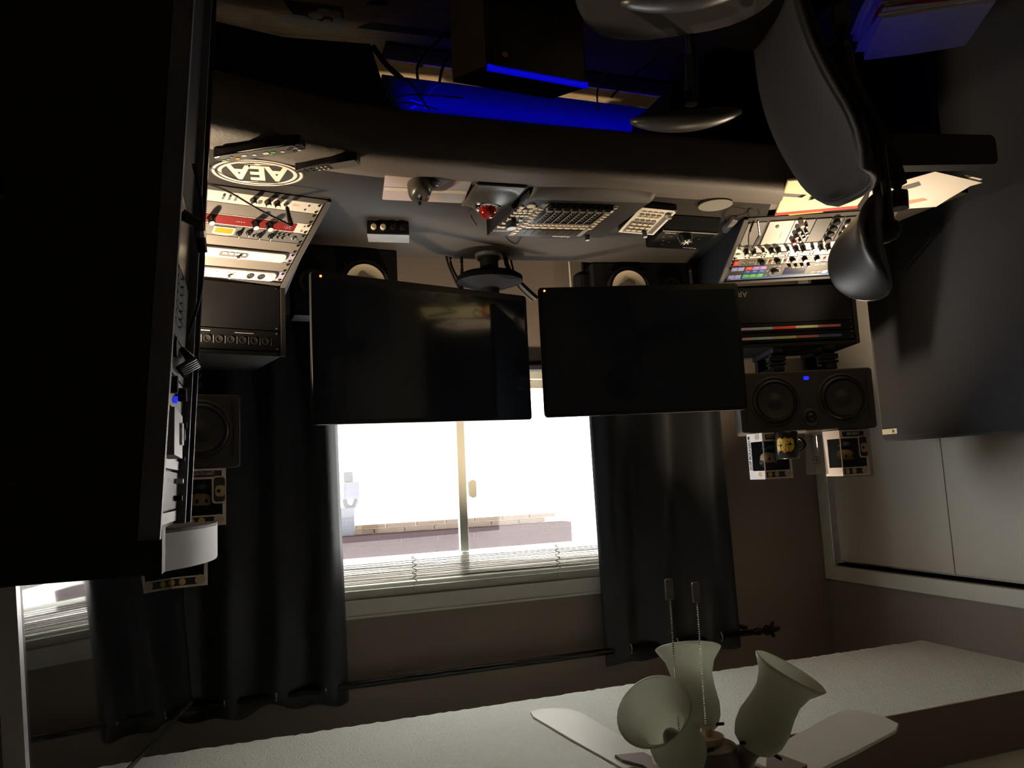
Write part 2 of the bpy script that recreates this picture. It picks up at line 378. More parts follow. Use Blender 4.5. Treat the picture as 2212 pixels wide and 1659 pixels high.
c = [P(x, y, 'y', 2.2) for x, y in ((800, 95), (845, 240), (610, 80), (440, 40))]
t = [(c[3].x, c[3].z), (c[2].x, c[2].z), (c[0].x, c[0].z), (c[1].x, c[1].z), (-.52, .70), (c[3].x+.2, .70), (c[3].x+.2, .17)]
part('hanging_cabinet', M().prism(Fr((0, 2.2, 0), (1, 0, 0), (0, 0, 1)), t, -.30, 0), BK, dk)
t = [(-1.42, .70), (-1.47, .40), (-1.50, .2), (-1.74, .0), (-2.1, .0), (-2.1, .70)]
part('pedestal', M().prism(Fr((0, 2.32, 0), (1, 0, 0), (0, 0, 1)), t, -.30, 0), BK, dk)
part('cable_tray', M().box(W0, -1.9, -.1, 2.60, 2.66, .60, .70), BK, dk)
part('back_panel', M().box(W0, -2.0, -.50, 2.70, 2.71, .085, .70), mat('back_panel_grey', (.10, .10, .12), .6), dk)
part('led_strip', M().box(W0, -1.98, -.58, 2.635, 2.645, .256, .262), mat('led_blue', (0, 0, .2), .4, emit=(0, .01, 1), es=.3), dk, 'blue LED strip')
part('blue_spill_catcher', M().box(W0, -2.0, -.50, 2.60, 2.70, .013, .022), BK, dk)  # added black strip that keeps the blue light off the rug
part('strip_holder', M().box(W0, -2.0, -.57, 2.633, 2.647, .262, .60), BK, dk)
# computer tower and bits below
A, B, C_ = V3((-.985, 1.975, 0)), V3((-.662, 1.95, 0)), V3((-.585, 2.045, 0)); D_ = A+(C_-B)
tw = thing('computer_tower', 'black computer tower on the rug under the desk, blue-lit top', 'computer', ((A+C_)/2))
part('case', M().prism(W0, [(p.x, p.y) for p in (A, B, C_, D_)], .012, .45), mat('tower_black', (.03, .024, .02), .5), tw, bevel=.004)
sd = Fr(B, (C_-B).normalized(), (0, 0, 1))
part('side_panel', M().box(sd, .004, (C_-B).length-.004, .02, .44, 0, .004), mat('tower_brown', (.34, .24, .16), .6), tw, 'brown side')
part('rim', M().box(Fr(A, (B-A).normalized(), (0, 0, 1)), .0, (B-A).length, .436, .452, -.004, .006), mat('rim_painted_glow', (.1, .1, .2), .4, emit=(0, 0, 1), es=.5), tw, 'rim with blue LED light put in as glow')  # emission stands in for the blue strip's light on this edge
fr = Fr(A, (B-A).normalized(), (0, 0, 1))
part('front_panel', M().prism(fr, rrect(.01, .31, .03, .44, .01), 0, .006), BG, tw)
part('power_button', M().cyl(fr, .27, .40, .006, .009, .009), SIL, tw)
bx = P(430, 22, 'z', .0)
single('cardboard_box', M().box(yawfr((bx.x, bx.y, 0), 10), -.02, .12, -.1, .06, .0125, .16), mat('carton', (.35, .28, .2), .8), 'small pale box on the floor beyond the tall black rack', 'box', bevel=.003)
def cable(pts, r, label, grp=None, m_=None, world=False, name='cable'):
    return single(name, M().tube(smooth(pts, 7), r, 7), m_ or CAB, label, 'cable', grp, smooth_=True)
y = 2.70
def c2(lst, yy): return [P(a, b, 'y', yy) for a, b in lst]
cable(c2([(962, 540), (968, 570), (985, 610), (1000, 640)], 2.68), .0045, 'thin black cable dropping behind the desk, farthest right of three', 'cables behind the desk')
cable(c2([(974, 540), (974, 570), (990, 605), (1008, 640)], 2.69), .0045, 'thin black cable in the middle of three behind the desk', 'cables behind the desk')
cable(c2([(995, 540), (998, 580), (996, 620), (998, 650)], 2.68), .006, 'thicker black cable beside the monitor stand, of three together', 'cables behind the desk')
cable(c2([(1092, 545), (1096, 575), (1118, 605), (1160, 645)], 2.66), .009, 'thick black cable left of the monitor stand', 'cables behind the desk')
cable(c2([(1100, 545), (1108, 580), (1120, 620), (1150, 650)], 2.69), .004, 'thin black cable left of the monitor stand, beside the thick one', 'cables behind the desk')
cable(c2([(1228, 540), (1230, 570), (1234, 625)], 2.80), .005, 'white cable hanging on the wall beside the left curtain hem', None, WP)
single('power_adapter', M().box(W0, -1.36, -1.26, 2.70, 2.78, .80, .96), BK, 'black crumpled cloth-like pouch behind the desk beside the white cable', 'pouch', bevel=.02)
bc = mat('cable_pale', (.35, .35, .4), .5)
for i, pl in enumerate((((835, 205), (850, 178), (868, 168), (895, 190), (918, 225), (926, 238)), ((845, 215), (880, 205), (915, 205), (960, 208), (1000, 212)), ((850, 228), (880, 222), (920, 230), (945, 236)), ((886, 215), (905, 222), (925, 236)), ((888, 234), (915, 215), (935, 190), (950, 182)))):
    cable(c2(pl, 2.60+.02*i), .0035, ['large arched cable in blue light beside the hanging cabinet', 'nearly level cable in blue light crossing the arched one', 'low bent cable in blue light hugging the desk edge', 'short curved cable in blue light under the crossing point', 'slanting cable in blue light reaching towards the rug'][i], 'blue-lit cables under the desk', bc)
cable(c2([(1292, 236), (1290, 200), (1298, 170), (1316, 152)], 2.55), .004, 'single blue-lit cable curving down under the desk middle', None, bc)
cable(c2([(1000, 72), (975, 68), (935, 100), (903, 140), (903, 176)], 2.45), .005, 'black cable looping down over the rug, larger loop', 'loops over the rug')
cable(c2([(990, 115), (965, 130), (955, 150), (949, 180)], 2.45), .005, 'black cable looping over the rug beside the tower, smaller loop', 'loops over the rug')
cable(c2([(805, 100), (835, 140), (868, 170)], 2.5), .010, 'thick black cable running down from the hanging cabinet', None)
cable(c2([(1320, 210), (1360, 170), (1420, 125)], 2.4), .004, 'thin brown cable slanting down under the desk', None, mat('cable_brown', (.12, .1, .06), .5))
# ------------------------------------------------------------------ monitors
SCR = mat('screen_glass', (.008, .014, .026), .10, coat=.3, spec=.6)
def monitor(pr, pl, label):
    # pr / pl: bottom right and bottom left corners (room right and left), z0, z1
    U = V3((pr[0]-pl[0], pr[1]-pl[1], 0)); w = U.length; U.normalize()
    O = V3((pl[0], pl[1], pl[2])); Vv = V3((0, 0, 1)); sk = (pr[2]-pl[2])/w
    f = Fr(O, U+V3((0, 0, sk)), Vv, U.cross(Vv).normalized())
    H = (pl[3]-pl[2])
    t = thing('monitor', label, 'monitor', f(w/2, 0, 0))
    part('back_shell', M().prism(f, rrect(.0, w, 0, H, .012), -.012, 0), BK, t, bevel=.004)
    part('bezel', M().prism(f, rrect(.0, w, 0, H, .012), 0, .004), BG, t, bevel=.002)
    part('screen', M().box(f, .014, w-.014, .022, H-.014, .004, .0046), SCR, t)
    part('vesa_plate', M().box(f, w/2-.06, w/2+.06, H/2-.06, H/2+.06, -.03, -.012), BK, t)
    return t, f, w, H
mr, fm_, w_, h_ = monitor((-.190, 2.246, .977, 1.427), (-.975, 2.560, .951, 1.402), 'black monitor on the right, nearer the knob-covered white rack units')
LED = mat('led_orange', (.3, .05, 0), .4, emit=(1, .16, .03), es=6)
part('power_light', M().cyl(fm_, w_-.030, .014, .004, .006, .0035), LED, mr, 'orange light')
ml, fl_, wl_, hl_ = monitor((-.966, 2.412, .958, 1.408), (-1.656, 2.238, .958, 1.408), 'black monitor on the left, reflecting the yellow pad')
part('power_light', M().cyl(fl_, wl_-.022, .012, .004, .006, .0035), LED, ml, 'orange light')
st = thing('monitor_stand', 'black pole stand with arms carrying both monitors', 'stand', (-.87, 2.63, DZ))
part('base', M().cyl(W0, -.865, 2.63, DZ, DZ+.012, .052, n=32), mat('stand_grey', (.25, .25, .25), .4, metal=.5), st)
part('base', M().cyl(W0, -.865, 2.63, DZ+.012, DZ+.02, .042, n=32), BK, st)
part('pole', M().cyl(W0, -.865, 2.63, DZ+.02, 1.28, .034, n=24), BK, st, smooth_=False)
part('collar', M().lathe(W0, -.865, 2.63, [(.034, .845), (.095, .855), (.112, .868), (.112, .885), (.06, .905), (.034, .91)], 28, sx=1.1), mat('collar_black', (.006, .006, .007), .9, spec=.05), st)
m = M().tube([(-.865, 2.63, 1.24), (-.72, 2.60, 1.24), (fm_(w_/2, h_/2, -.03))], .022, 8)
part('arm', m, BK, st)
part('arm', M().tube([(-.865, 2.63, 1.20), (-1.10, 2.60, 1.20), (fl_(wl_/2, hl_/2, -.03))], .022, 8), BK, st)
# ------------------------------------------------------------------ generic knobs
KW = mat('knob_cap_white', (.85, .85, .82), .35)
def knob(p, f, a, b, c, r, h, cap=True, m_=None, name='knob'):
    o = part(name, M().lathe(f, a, b, [(r*1.15, c), (r, c+h*.15), (r*.85, c+h*.9), (r*.7, c+h)], 14), m_ or BG, p)
    if cap and p.parent is None:
        part('cap', M().cyl(f, a, b, c+h, c+h+.001, r*.68, n=12), KW, o)
    return o
# ------------------------------------------------------------------ desktop rack cabinets
def cabinet(name, label, bR, tR, zt, Ub, Ut, right, depth=.33):
    """bR: corner at slope bottom (the visible side), tR: slope top corner; Ub/Ut unit directions along the width"""
    bR = V3(bR); tR = V3(tR); Wd = .503
    s = 1 if right else -1
    Vv = tR-bR; L = Vv.length
    U = V3((*Ub, 0)).normalized()
    O = bR if right else bR-U*Wd
    f = Fr(O, U, Vv.normalized())
    U2_ = V3((*Ut, 0)).normalized(); O2 = tR if right else tR-U2_*Wd
    O2 = O2 if right else O2
    f2 = Fr(O2, U2_, (0, 0, 1)); f2.N = U2_.cross(V3((0, 0, 1)))
    H = zt-tR.z
    t = thing(name, label, 'rack cabinet', (O+U*Wd*.5))
    bk = -f2.N
    # side panels as solid plates following the slanted and upright fronts
    for e, tl in ((0, 'side_panel'), (Wd-.014, 'side_panel')):
        b0 = f(e, 0, .006); t0 = f2(e, 0, .004); t1 = f2(e, H, .004); t2 = t1+bk*depth; b2 = V3((t2.x, t2.y, DZ+.001)); b0 = V3((b0.x, b0.y, DZ+.001)); b1 = f(e, .012, .010)
        m = M(); pr = [b0, b1, t0, t1, t2, b2]; wv = U*.014
        m.v = pr+[p+wv for p in pr]; n = 6
        m.f = [tuple(range(n)), tuple(reversed(range(n, 2*n)))]+[(i, (i+1) % n, n+(i+1) % n, n+i) for i in range(n)]
        part(tl, m, BK, t, bevel=.0015)
        part('edge_trim', M().box(f, e, e+.014, .0, L, .005, .0115), CH, t, bevel=.0008)
        part('edge_trim', M().box(f2, e, e+.014, 0, H, .003, .0065), mat('trim_dark', (.04, .037, .034), .6, spec=.3), t, bevel=.0008)
    part('top_panel', M().add([f2(0, H-.012, 0), f2(Wd, H-.012, 0), f2(Wd, H-.012, 0)+bk*depth, f2(0, H-.012, 0)+bk*depth, f2(0, H, 0), f2(Wd, H, 0), f2(Wd, H, 0)+bk*depth, f2(0, H, 0)+bk*depth],
        [(0, 1, 2, 3), (4, 7, 6, 5), (0, 4, 5, 1), (1, 5, 6, 2), (2, 6, 7, 3), (3, 7, 4, 0)]), mat('top_dark', (.022, .020, .018), .6, spec=.15), t, bevel=.0015)
    part('lower_rail', M().box(f, .014, Wd-.014, 0, .016, -.012, .004), CH, t, bevel=.001)
    part('middle_rail', M().box(f, .014, Wd-.014, L-.013, L, -.012, .003), CH, t, bevel=.001)
    part('backing', M().box(f, .014, Wd-.014, .01, L-.01, -.045, -.04).box(f2, .014, Wd-.014, .0, H-.012, -.045, -.04), BK, t)
    return t, f, L, f2, H
cr, fr_, Lr, fr2, Hr = cabinet('rack_cabinet', 'black sloped desktop rack cabinet on the right side of the desk', (-.2475, 2.188, DZ), (-.1265, 2.42, .981), 1.203, (.985, -.17), (.97, -.24), True)
cl, fl1, Ll, fl2, Hl = cabinet('rack_cabinet', 'black sloped desktop rack cabinet on the left side of the desk, lettered ARG', (-1.582, 2.073, DZ), (-1.640, 2.335, .940), 1.178, (.925, .38), (.951, .309), False)
RW0, RW1 = .016, .487
def unit(name, label, cat, f, b0, b1, m_, group=None, screws=True, inset=.0, a0=RW0, a1=RW1, sc=None):
    t = thing(name, label, cat, f((a0+a1)/2, b0, 0), group)
    part('faceplate', M().box(f, a0, a1, b0+.0008, b1-.0008, -.004, .001), m_, t, bevel=.0006)
    part('chassis', M().box(f, a0+.02, a1-.02, b0+.003, b1-.003, -.038, -.004), BK, t)
    if screws:
        for a in (a0+.009, a1-.009):
            for b in ((b0+.007, b1-.007) if b1-b0 > .02 else ((b0+b1)/2,)): screw(t, f, a, b, .001, .0042, sc)
    return t
RS = .0188; RH = (Lr-.034)/8
rb = lambda k: .017+RH*k
WHT = mat('faceplate_white', (.80, .76, .68), .4, bump=.05, bs=300)
PINK = mat('print_orange', (.75, .35, .2), .5)
# row 0 white preamp
u = unit('preamp', 'white rack preamp at the bottom of the right rack, cable plugged in', 'rack unit', fr_, rb(0), rb(1), WHT)
c0 = (rb(0)+rb(1))/2
for a in (.205, .166, .141): knob(u, fr_, a, c0-.002, .001, .0085, .022)
for a in (.284, .268, .252): part('switch', M().box(fr_, a-.003, a+.003, c0-.006, c0+.006, .001, .005), SIL, u)
part('indicator', M().cyl(fr_, .186, c0+.002, .001, .002, .006), GR, u, 'grey oval indicator')
part('jack', M().lathe(fr_, .116, c0-.004, [(.0075, .001), (.0075, .005), (.005, .006), (.004, .001)], 16), CHR, u)
part('vent_dot', M().cyl(fr_, .052, c0-.007, .001, .0016, .003).cyl(fr_, .058, c0+.008, .001, .0016, .003), PRD, u)
part('lettering', dashes(dashes(M(), fr_, .08, c0-.006, .0012, 4, .003, .006, .002), fr_, .14, rb(0)+.003, .0012, 5, .003, .0015, .002), PINK, u, 'faded orange print')
def blank(f, b0, b1, label, m_=BLK): return unit('blank_panel', label, 'rack panel', f, b0, b1, m_)
blank(fr_, rb(1), rb(2), 'plain grey-brown blank panel in the right rack between the white and the red units')
# row 2 red
u = unit('equalizer', 'red-fronted white rack unit in the right rack', 'rack unit', fr_, rb(2), rb(3), WHT); c0 = (rb(2)+rb(3))/2
part('red_plate', M().prism(fr_, rrect(.058, .475, rb(2)+.004, rb(3)-.004, .004), .001, .002), mat('red_paint', (.21, .016, .016), .35, bump=.05, bs=300), u, 'red plate')
for a in (.172, .133, .290): knob(u, fr_, a, c0-.001, .002, .0105, .026)
m = M()
for i in range(9): m.cyl(fr_, .072+.0042*(i % 5), c0+.004*(i % 3)-.003, .002, .0026, .0011, n=6)
part('lights', m, PR, u)
part('vent_dot', M().cyl(fr_, .035, c0-.008, .001, .002, .0028).cyl(fr_, .037, c0+.009, .001, .002, .0028), SIL, u)
part('lettering', dashes(M(), fr_, .20, c0, .0022, 4, .004, .0018, .003), PR, u)
# row 3 grey compressor with meter
u = unit('compressor', 'grey rack compressor with a lit yellow meter in the right rack', 'rack unit', fr_, rb(3), rb(4), GR); c0 = (rb(3)+rb(4))/2
part('meter_frame', M().prism(fr_, [(.215, c0-.013), (.272, c0-.013), (.272, c0+.010), (.258, c0+.014), (.229, c0+.014), (.215, c0+.010)], .001, .003), mat('meter_frame', (.75, .68, .5), .4), u)
part('meter', M().box(fr_, .220, .267, c0-.009, c0+.008, .003, .0034), mat('meter_glow', (.5, .2, .01), .4, emit=(1, .38, .02), es=.4), u, 'yellow glowing meter')
def pointer(p, f, a, b, r=.009):
    o = part('knob', M().lathe(f, a, b, [(r, .001), (r*.95, .004), (r*.45, .005), (r*.4, .013)], 12).box(f, a-.0018, a+.0018, b-r, b+r, .005, .014), BG, p)
    part('pointer', M().box(f, a-.0009, a+.0009, b+r*.2, b+r, .0141, .0146), KW, o); return o
for a, b in ((.201, c0+.004), (.176, c0-.003), (.144, c0+.003), (.113, c0+.001)): pointer(u, fr_, a, b)
for a, b in ((.160, .006), (.094, .002), (.080, .002), (.094, -.010), (.081, -.010), (.067, -.011)):
    part('toggle', M().cyl(fr_, a, c0+b, .001, .003, .0032, n=8).cyl(fr_, a, c0+b, .003, .009, .0013, .0018, 6), BG, u)
part('jack', M().lathe(fr_, .049, c0, [(.006, .001), (.006, .004), (.004, .005), (.003, .001)], 14), SIL, u)
part('lettering', M().text(fr_, 'PreSonus', .018, c0-.006, .006, w=.032), PR, u)
part('vent_dot', M().cyl(fr_, .036, c0+.006, .001, .002, .003).cyl(fr_, .037, c0-.013, .001, .002, .003), SIL, u)
blank(fr_, rb(4), rb(5), 'plain grey-brown blank panel in the right rack below the upper white units')
LAV = mat('ear_lavender', (.42, .40, .50), .4)
for k, nm in ((5, 'lower'), (7, 'upper')):
    u = unit('audio_interface', ('white rounded rack unit with a dark button window in the right rack' if k == 5 else 'white rounded rack unit with two round sockets at the top of the right rack slope'), 'rack unit', fr_, rb(k), rb(k+1), LAV); c0 = (rb(k)+rb(k+1))/2
    part('bow_front', M().prism(fr_, rrect(.042, .465, rb(k)+.002, rb(k+1)-.002, .012, 6), .001, .009), WHT, u, bevel=.002)
    if k == 5:
        part('window', M().prism(fr_, rrect(.150, .230, c0-.008, c0+.010, .006), .009, .0095), GR, u, 'dark window')
        for i in range(4): part('button', M().box(fr_, .158+i*.017, .170+i*.017, c0-.006, c0+.001, .0095, .011), WHT, u)
        knob(u, fr_, .176, c0+.006, .0095, .004, .012)
    else:
        part('window', M().prism(fr_, rrect(.150, .30, c0-.010, c0+.010, .006), .009, .0095), mat('panel_beige', (.55, .48, .42), .4), u, 'beige recess')
        for a in (.117, .086): part('socket', M().lathe(fr_, a, c0, [(.010, .009), (.010, .011), (.0065, .0112), (.006, .0095), (.003, .0095), (.002, .010)], 20), DK, u)
        for a in (.165, .18, .215): part('button', M().box(fr_, a-.005, a+.005, c0-.008, c0-.002, .0095, .011), WHT, u)
        knob(u, fr_, .176, c0+.004, .0095, .0035, .014)
        part('lettering', dashes(M(), fr_, .05, c0-.010, .0094, 5, .003, .0012, .001), PRD, u)
blank(fr_, rb(6), rb(7), 'plain grey-brown blank panel in the right rack between the two rounded white units')
# jack lead in the right rack
J = fr_(.116, rb(0)+RH/2-.004, .004)
jt = thing('jack_lead', 'black instrument lead with gold-ringed plug in the right rack preamp', 'cable', J)
tip = J+fr_.N*.085+V3((0, .012, .006))
part('plug', M().tube([J, J+(tip-J)*.2], .0028, 8), mat('gold', (.8, .55, .2), .25, metal=1), jt)
part('barrel', M().tube([J+(tip-J)*.18, J+(tip-J)*.3, J+(tip-J)*.95, tip], [.0055, .006, .0075, .006], 12), BG, jt)
e1 = fr_(.30, -.02, .06)
part('lead', M().tube(smooth([tip, tip+V3((.004, -.004, .002)), (tip+e1)/2+V3((0, 0, .005)), e1, P(435, 393, 'z', .82)], 8), .003, 7), CAB, jt)
# upright part of the right cabinet
unit('blank_panel', 'tall black blank panel on the upright front of the right rack cabinet', 'rack panel', fr2, .004, .143, BK, sc=CHR)
u = unit('patch_bay', 'black rack panel with a row of round sockets on the right rack cabinet', 'rack unit', fr2, .145, .207, BK, sc=CHR)
for i in range(11):
    a = .060+i*.0335
    part('socket', M().lathe(fr2, a, .178, [(.0105, .001), (.0105, .003), (.0085, .0032), (.008, .0012), (.002, .0012)], 18), DK, u)
    part('divider', M().box(fr2, a-.0172, a-.0164, .168, .190, .001, .0014), PR, u)
part('lettering', M().text(fr2, 'P', .036, .156, .009).box(fr2, .095, .150, .1555, .157, .001, .0014).box(fr2, .22, .26, .1535, .1555, .001, .0014), PR, u, 'letter P and white lines')
# ------------------------------------------------------------------ left slope
A1 = RW1
la = lambda r: .503-r                      # r = distance from the visible right-hand side
LH = Ll-.032; lb = lambda t: .017+LH*t
u = unit('module_rack', 'dark module frame with white and silver modules at the bottom of the left rack', 'rack unit', fl1, lb(0), lb(.40), CH)
part('cover', M().box(fl1, la(.085), la(.024), lb(.02), lb(.385), .001, .003), BLK, u, bevel=.001)
def module(r0, r1, mt, nm='module', lab=None):
    return part(nm, M().box(fl1, la(r1), la(r0), lb(.02), lb(.385), .001, .004), mt, u, lab, bevel=.0008)
mw = module(.094, .176, WHT, lab='broad white module')
part('socket', M().lathe(fl1, la(.125), lb(.10), [(.006, .004), (.006, .006), (.003, .0062)], 12), DK, mw)
part('lettering', dashes(M(), Fr(fl1(la(.150), lb(.30), .0042), -fl1.V, fl1.U), 0, 0, 0, 7, .003, .0012, .0015), GR, mw)
mw = module(.178, .212, mat('module_pale', (.72, .70, .72), .4), lab='pale module with coloured knobs')
for i, (b, cc) in enumerate(((.08, (.5, .5, .55)), (.17, (.04, .04, .06)), (.26, (.04, .04, .06)), (.35, (.30, .01, .015)))):
    part('knob', M().lathe(fl1, la(.203), lb(b), [(.008, .004), (.0075, .018), (.006, .02)], 14), mat('kn%d' % i, cc, .4), mw)
for b in (.13, .28): part('slot', M().box(fl1, la(.1865), la(.185), lb(b-.04), lb(b+.04), .004, .0045), PRD, mw)
mw = module(.214, .246, GR, lab='grey module with small knobs')
for r, b in ((.222, .11), (.230, .20), (.222, .24), (.232, .29), (.224, .34), (.238, .24)):
    part('knob', M().lathe(fl1, la(r), lb(b), [(.005, .004), (.0045, .013), (.004, .014)], 10), BG, mw)
    part('cap', M().cyl(fl1, la(r), lb(b), .014, .0146, .0036, n=10), KW, mw)
module(.248, .300, DK, lab='blank dark module')
mw = module(.302, .340, DK, lab='dark module with large black knobs')
for b in (.07, .16, .25, .34):
    part('knob', M().lathe(fl1, la(.317), lb(b), [(.012, .004), (.011, .016), (.009, .018)], 16), BG, mw)
    part('tick_ring', M().lathe(fl1, la(.317), lb(b), [(.0155, .004), (.0155, .0045), (.0145, .0045), (.0145, .004)], 20), PR, mw)
mw = module(.342, .38, DK, lab='dark module with ringed knobs')
for b in (.12, .21, .30):
    part('knob', M().lathe(fl1, la(.358), lb(b), [(.009, .004), (.0085, .014), (.005, .015)], 14), SIL, mw)
module(.382, .47, DK)
# jack lead left: black loop standing out of the cover
j0 = fl1(la(.052), lb(.09), .004); j1 = fl1(la(.060), lb(.47), .035)
jt = thing('jack_lead', 'bent black lead arching over the left rack, chrome plug at its bend', 'cable', j0)
part('lead', M().tube(smooth([P(1628, 478, 'z', .815), P(1620, 500, 'z', .85), P(1618, 525, 'z', .87), P(1624, 540, 'z', .88)], 6), .0035, 8), CAB, jt)
part('barrel', M().tube([P(1624, 540, 'z', .88), P(1641, 508, 'z', .845)], .0045, 8), CHR, jt)
part('plug', M().tube([P(1641, 508, 'z', .845), P(1637, 476, 'z', .815)], .003, 8), BG, jt)
# white four channel unit
u = unit('preamp', 'white four-channel rack preamp with paired black knobs in the left rack', 'rack unit', fl1, lb(.405), lb(.62), WHT, sc=BG); b0 = lb(.405); hh = lb(.62)-b0
for r in (.053, .079, .139, .164, .224, .249, .309, .334, .39, .415): knob(u, fl1, la(r), b0+hh*.33, .001, .0088, .024)
for r in (.111, .196, .281, .365): knob(u, fl1, la(r), b0+hh*.30, .001, .0055, .018)
for r in (.094, .178, .262, .347):
    part('badge', M().prism(Fr(fl1(la(r), b0+hh*.64, .001), fl1.U, fl1.V), [(-.024, .003), (-.019, -.004), (.019, -.004), (.024, .003), (.018, .007), (0, .012), (-.018, .007)], 0, .0025), GR, u, 'grey arrow-shaped badge')
m = M()
for r in (.062, .075, .118, .128, .158, .2, .21, .243, .285, .295):
    for b in (.55, .72, .86): m.prism(Fr(fl1(la(r), b0+hh*b, .001), fl1.U, fl1.V), [(-.002, 0), (.002, 0), (0, .004)], 0, .003)
part('toggles', m, PRD, u)
m = M()
for i in range(4):
    for j in range(6): m.box(fl1, la(.056)+.0055*i-.0, la(.056)+.0055*i+.002, b0+hh*(.45+.07*j), b0+hh*(.45+.07*j)+.0012, .001, .0014)
part('scale', m, PRD, u)
part('emblem', M().prism(Fr(fl1(la(.030), b0+hh*.55, .001), fl1.U, fl1.V), [(-.010, 0), (-.003, -.005), (.003, -.005), (.010, 0), (.003, .005), (-.003, .005)], 0, .0006), PRD, u, 'dark winged diamond emblem')
part('vent_dot', M().cyl(fl1, la(.032), b0+hh*.18, .001, .0018, .0026).cyl(fl1, la(.032), b0+hh*.88, .001, .0018, .0026), PRD, u)
# dark modular row
u = unit('modular_unit', 'dark brass-edged rack unit with star knobs and red lamps in the left rack', 'rack unit', fl1, lb(.625), lb(.735), GR); b0 = lb(.625); hh = lb(.735)-b0
part('switch', M().box(fl1, la(.044), la(.028), b0+hh*.15, b0+hh*.85, .001, .004), mat('red_lamp', (.5, .02, .02), .4, emit=(1, .05, .03), es=.15), u, 'red rocker switch')
BRS = mat('brass', (.6, .5, .32), .35, metal=.7)
x = .052
for wd, kd in ((.056, 'grille'), (.040, 'star'), (.018, 'red'), (.034, 'star'), (.018, 'red'), (.034, 'star'), (.05, 'star'), (.034, 'star'), (.018, 'red'), (.05, 'star'), (.05, 'star')):
    if x+wd > .475: break
    part('bay', M().box(fl1, la(x+wd-.001), la(x), b0+.001, b0+hh-.001, .001, .0018), BRS, u, 'brass-edged bay', bevel=0)
    part('bay_face', M().box(fl1, la(x+wd-.003), la(x+.002), b0+.003, b0+hh-.003, .0018, .0022), DK, u)
    cx = la(x+wd/2); cy = b0+hh/2
    if kd == 'grille': part('lettering', M().text(fl1, 'VACN', cx-.022, cy-.007, .014, .0024, w=.044), BRS, u)
    if kd == 'red': part('lamp', M().ell(fl1, cx, cy, .003, .0045, .0045, .003, 10, 5), MATS['red_lamp'], u)
    if kd == 'star':
        pts = [((.009 if k % 2 else .0065)*math.cos(k*math.pi/7)+cx, (.009 if k % 2 else .0065)*math.sin(k*math.pi/7)+cy) for k in range(14)]
        part('knob', M().prism(fl1, pts, .0022, .014), BG, u)
        part('ticks', dashes(M(), fl1, cx-wd*.42, b0+.005, .0024, 2, .003, .0015, .001), PR, u)
    x += wd
# touch controller
u = unit('touch_controller', 'blue-striped rack controller with red, blue and green touch pads in the left rack', 'rack unit', fl1, lb(.742), lb(.995), DK); b0 = lb(.742); hh = lb(.995)-b0
pc = dict(l=mat('pad_lilac', (.36, .38, .70), .4), r=mat('pad_red', (.70, .06, .05), .4), p=mat('pad_purple', (.34, .22, .60), .4), b=mat('pad_blue', (.03, .10, .30), .4), g=mat('pad_green', (.12, .42, .12), .4))
for r0, row, cc in ((.030, 0, 'l'), (.053, 0, 'l'), (.080, 0, 'r'), (.105, 0, 'p'), (.130, 0, 'p'), (.080, 1, 'b'), (.105, 1, 'b'), (.130, 1, 'b'), (.080, 2, 'g'), (.105, 2, 'g'), (.130, 2, 'g'), (.030, 2, 'l'), (.053, 2, 'l')):
    w_0 = .021 if r0 < .07 else .0235
    part('pad', M().box(fl1, la(r0+w_0), la(r0), b0+.005+row*hh*.26, b0+.003+(row+1)*hh*.26, .001, .0022), pc[cc], u, {'l': 'lilac pad', 'r': 'red pad', 'p': 'purple pad', 'b': 'blue pad', 'g': 'green pad'}[cc])
kn = part('dial', M().lathe(fl1, la(.190), b0+hh*.5, [(.020, .001), (.019, .003), (.015, .003), (.0145, .001)], 24), BLK, u)
part('knob', M().lathe(fl1, la(.190), b0+hh*.46, [(.011, .001), (.010, .012), (.008, .014)], 18), DK, kn)
for r, b in ((.162, .42), (.162, .72), (.18, .14), (.198, .14)): part('button', M().lathe(fl1, la(r), b0+hh*b, [(.005, .001), (.005, .002), (.004, .002)], 12), GR, u)
part('display', M().box(fl1, la(.300), la(.222), b0+hh*.28, b0+hh*.75, .001, .002), mat('lcd_dark', (.03, .035, .07), .2), u, 'dark blue display')
part('lit_bar', M().box(fl1, la(.275), la(.246), b0+hh*.24, b0+hh*.31, .002, .0024), mat('bar_yellow', (.7, .5, .05), .4, emit=(1, .6, .05), es=.4), u, 'yellow bar')
for r in (.232, .254, .276, .298): knob(u, fl1, la(r), b0+hh*.12, .001, .005, .012, cap=False)
for r, b in ((.32, .15), (.342, .15), (.32, .68), (.342, .68)): part('button', M().box(fl1, la(r+.018), la(r), b0+hh*b-.004, b0+hh*b+.005, .001, .0018), GR, u)
part('pad', M().box(fl1, la(.38), la(.362), b0+hh*.6, b0+hh*.8, .001, .0022), pc['l'], u, 'lilac pad')
part('stripe', M().box(fl1, la(.478), la(.022), b0+hh*.82, b0+hh*.93, .001, .0016), mat('stripe_blue', (.04, .14, .36), .4), u, 'blue stripe')
part('lettering', dashes(dashes(M(), fl1, la(.075), b0+hh*.85, .0018, 8, .0035, .003, .001), fl1, la(.36), b0+hh*.85, .0018, 8, .004, .003, .001), PR, u)
m = M()
for r0, row in ((.080, 0), (.105, 0), (.130, 0), (.080, 1), (.105, 1), (.130, 1), (.080, 2), (.105, 2), (.130, 2)): m.box(fl1, la(r0+.018), la(r0+.006), b0+hh*(.12+row*.26), b0+hh*(.14+row*.26), .0022, .0025)
part('pad_text', m, PR, u)
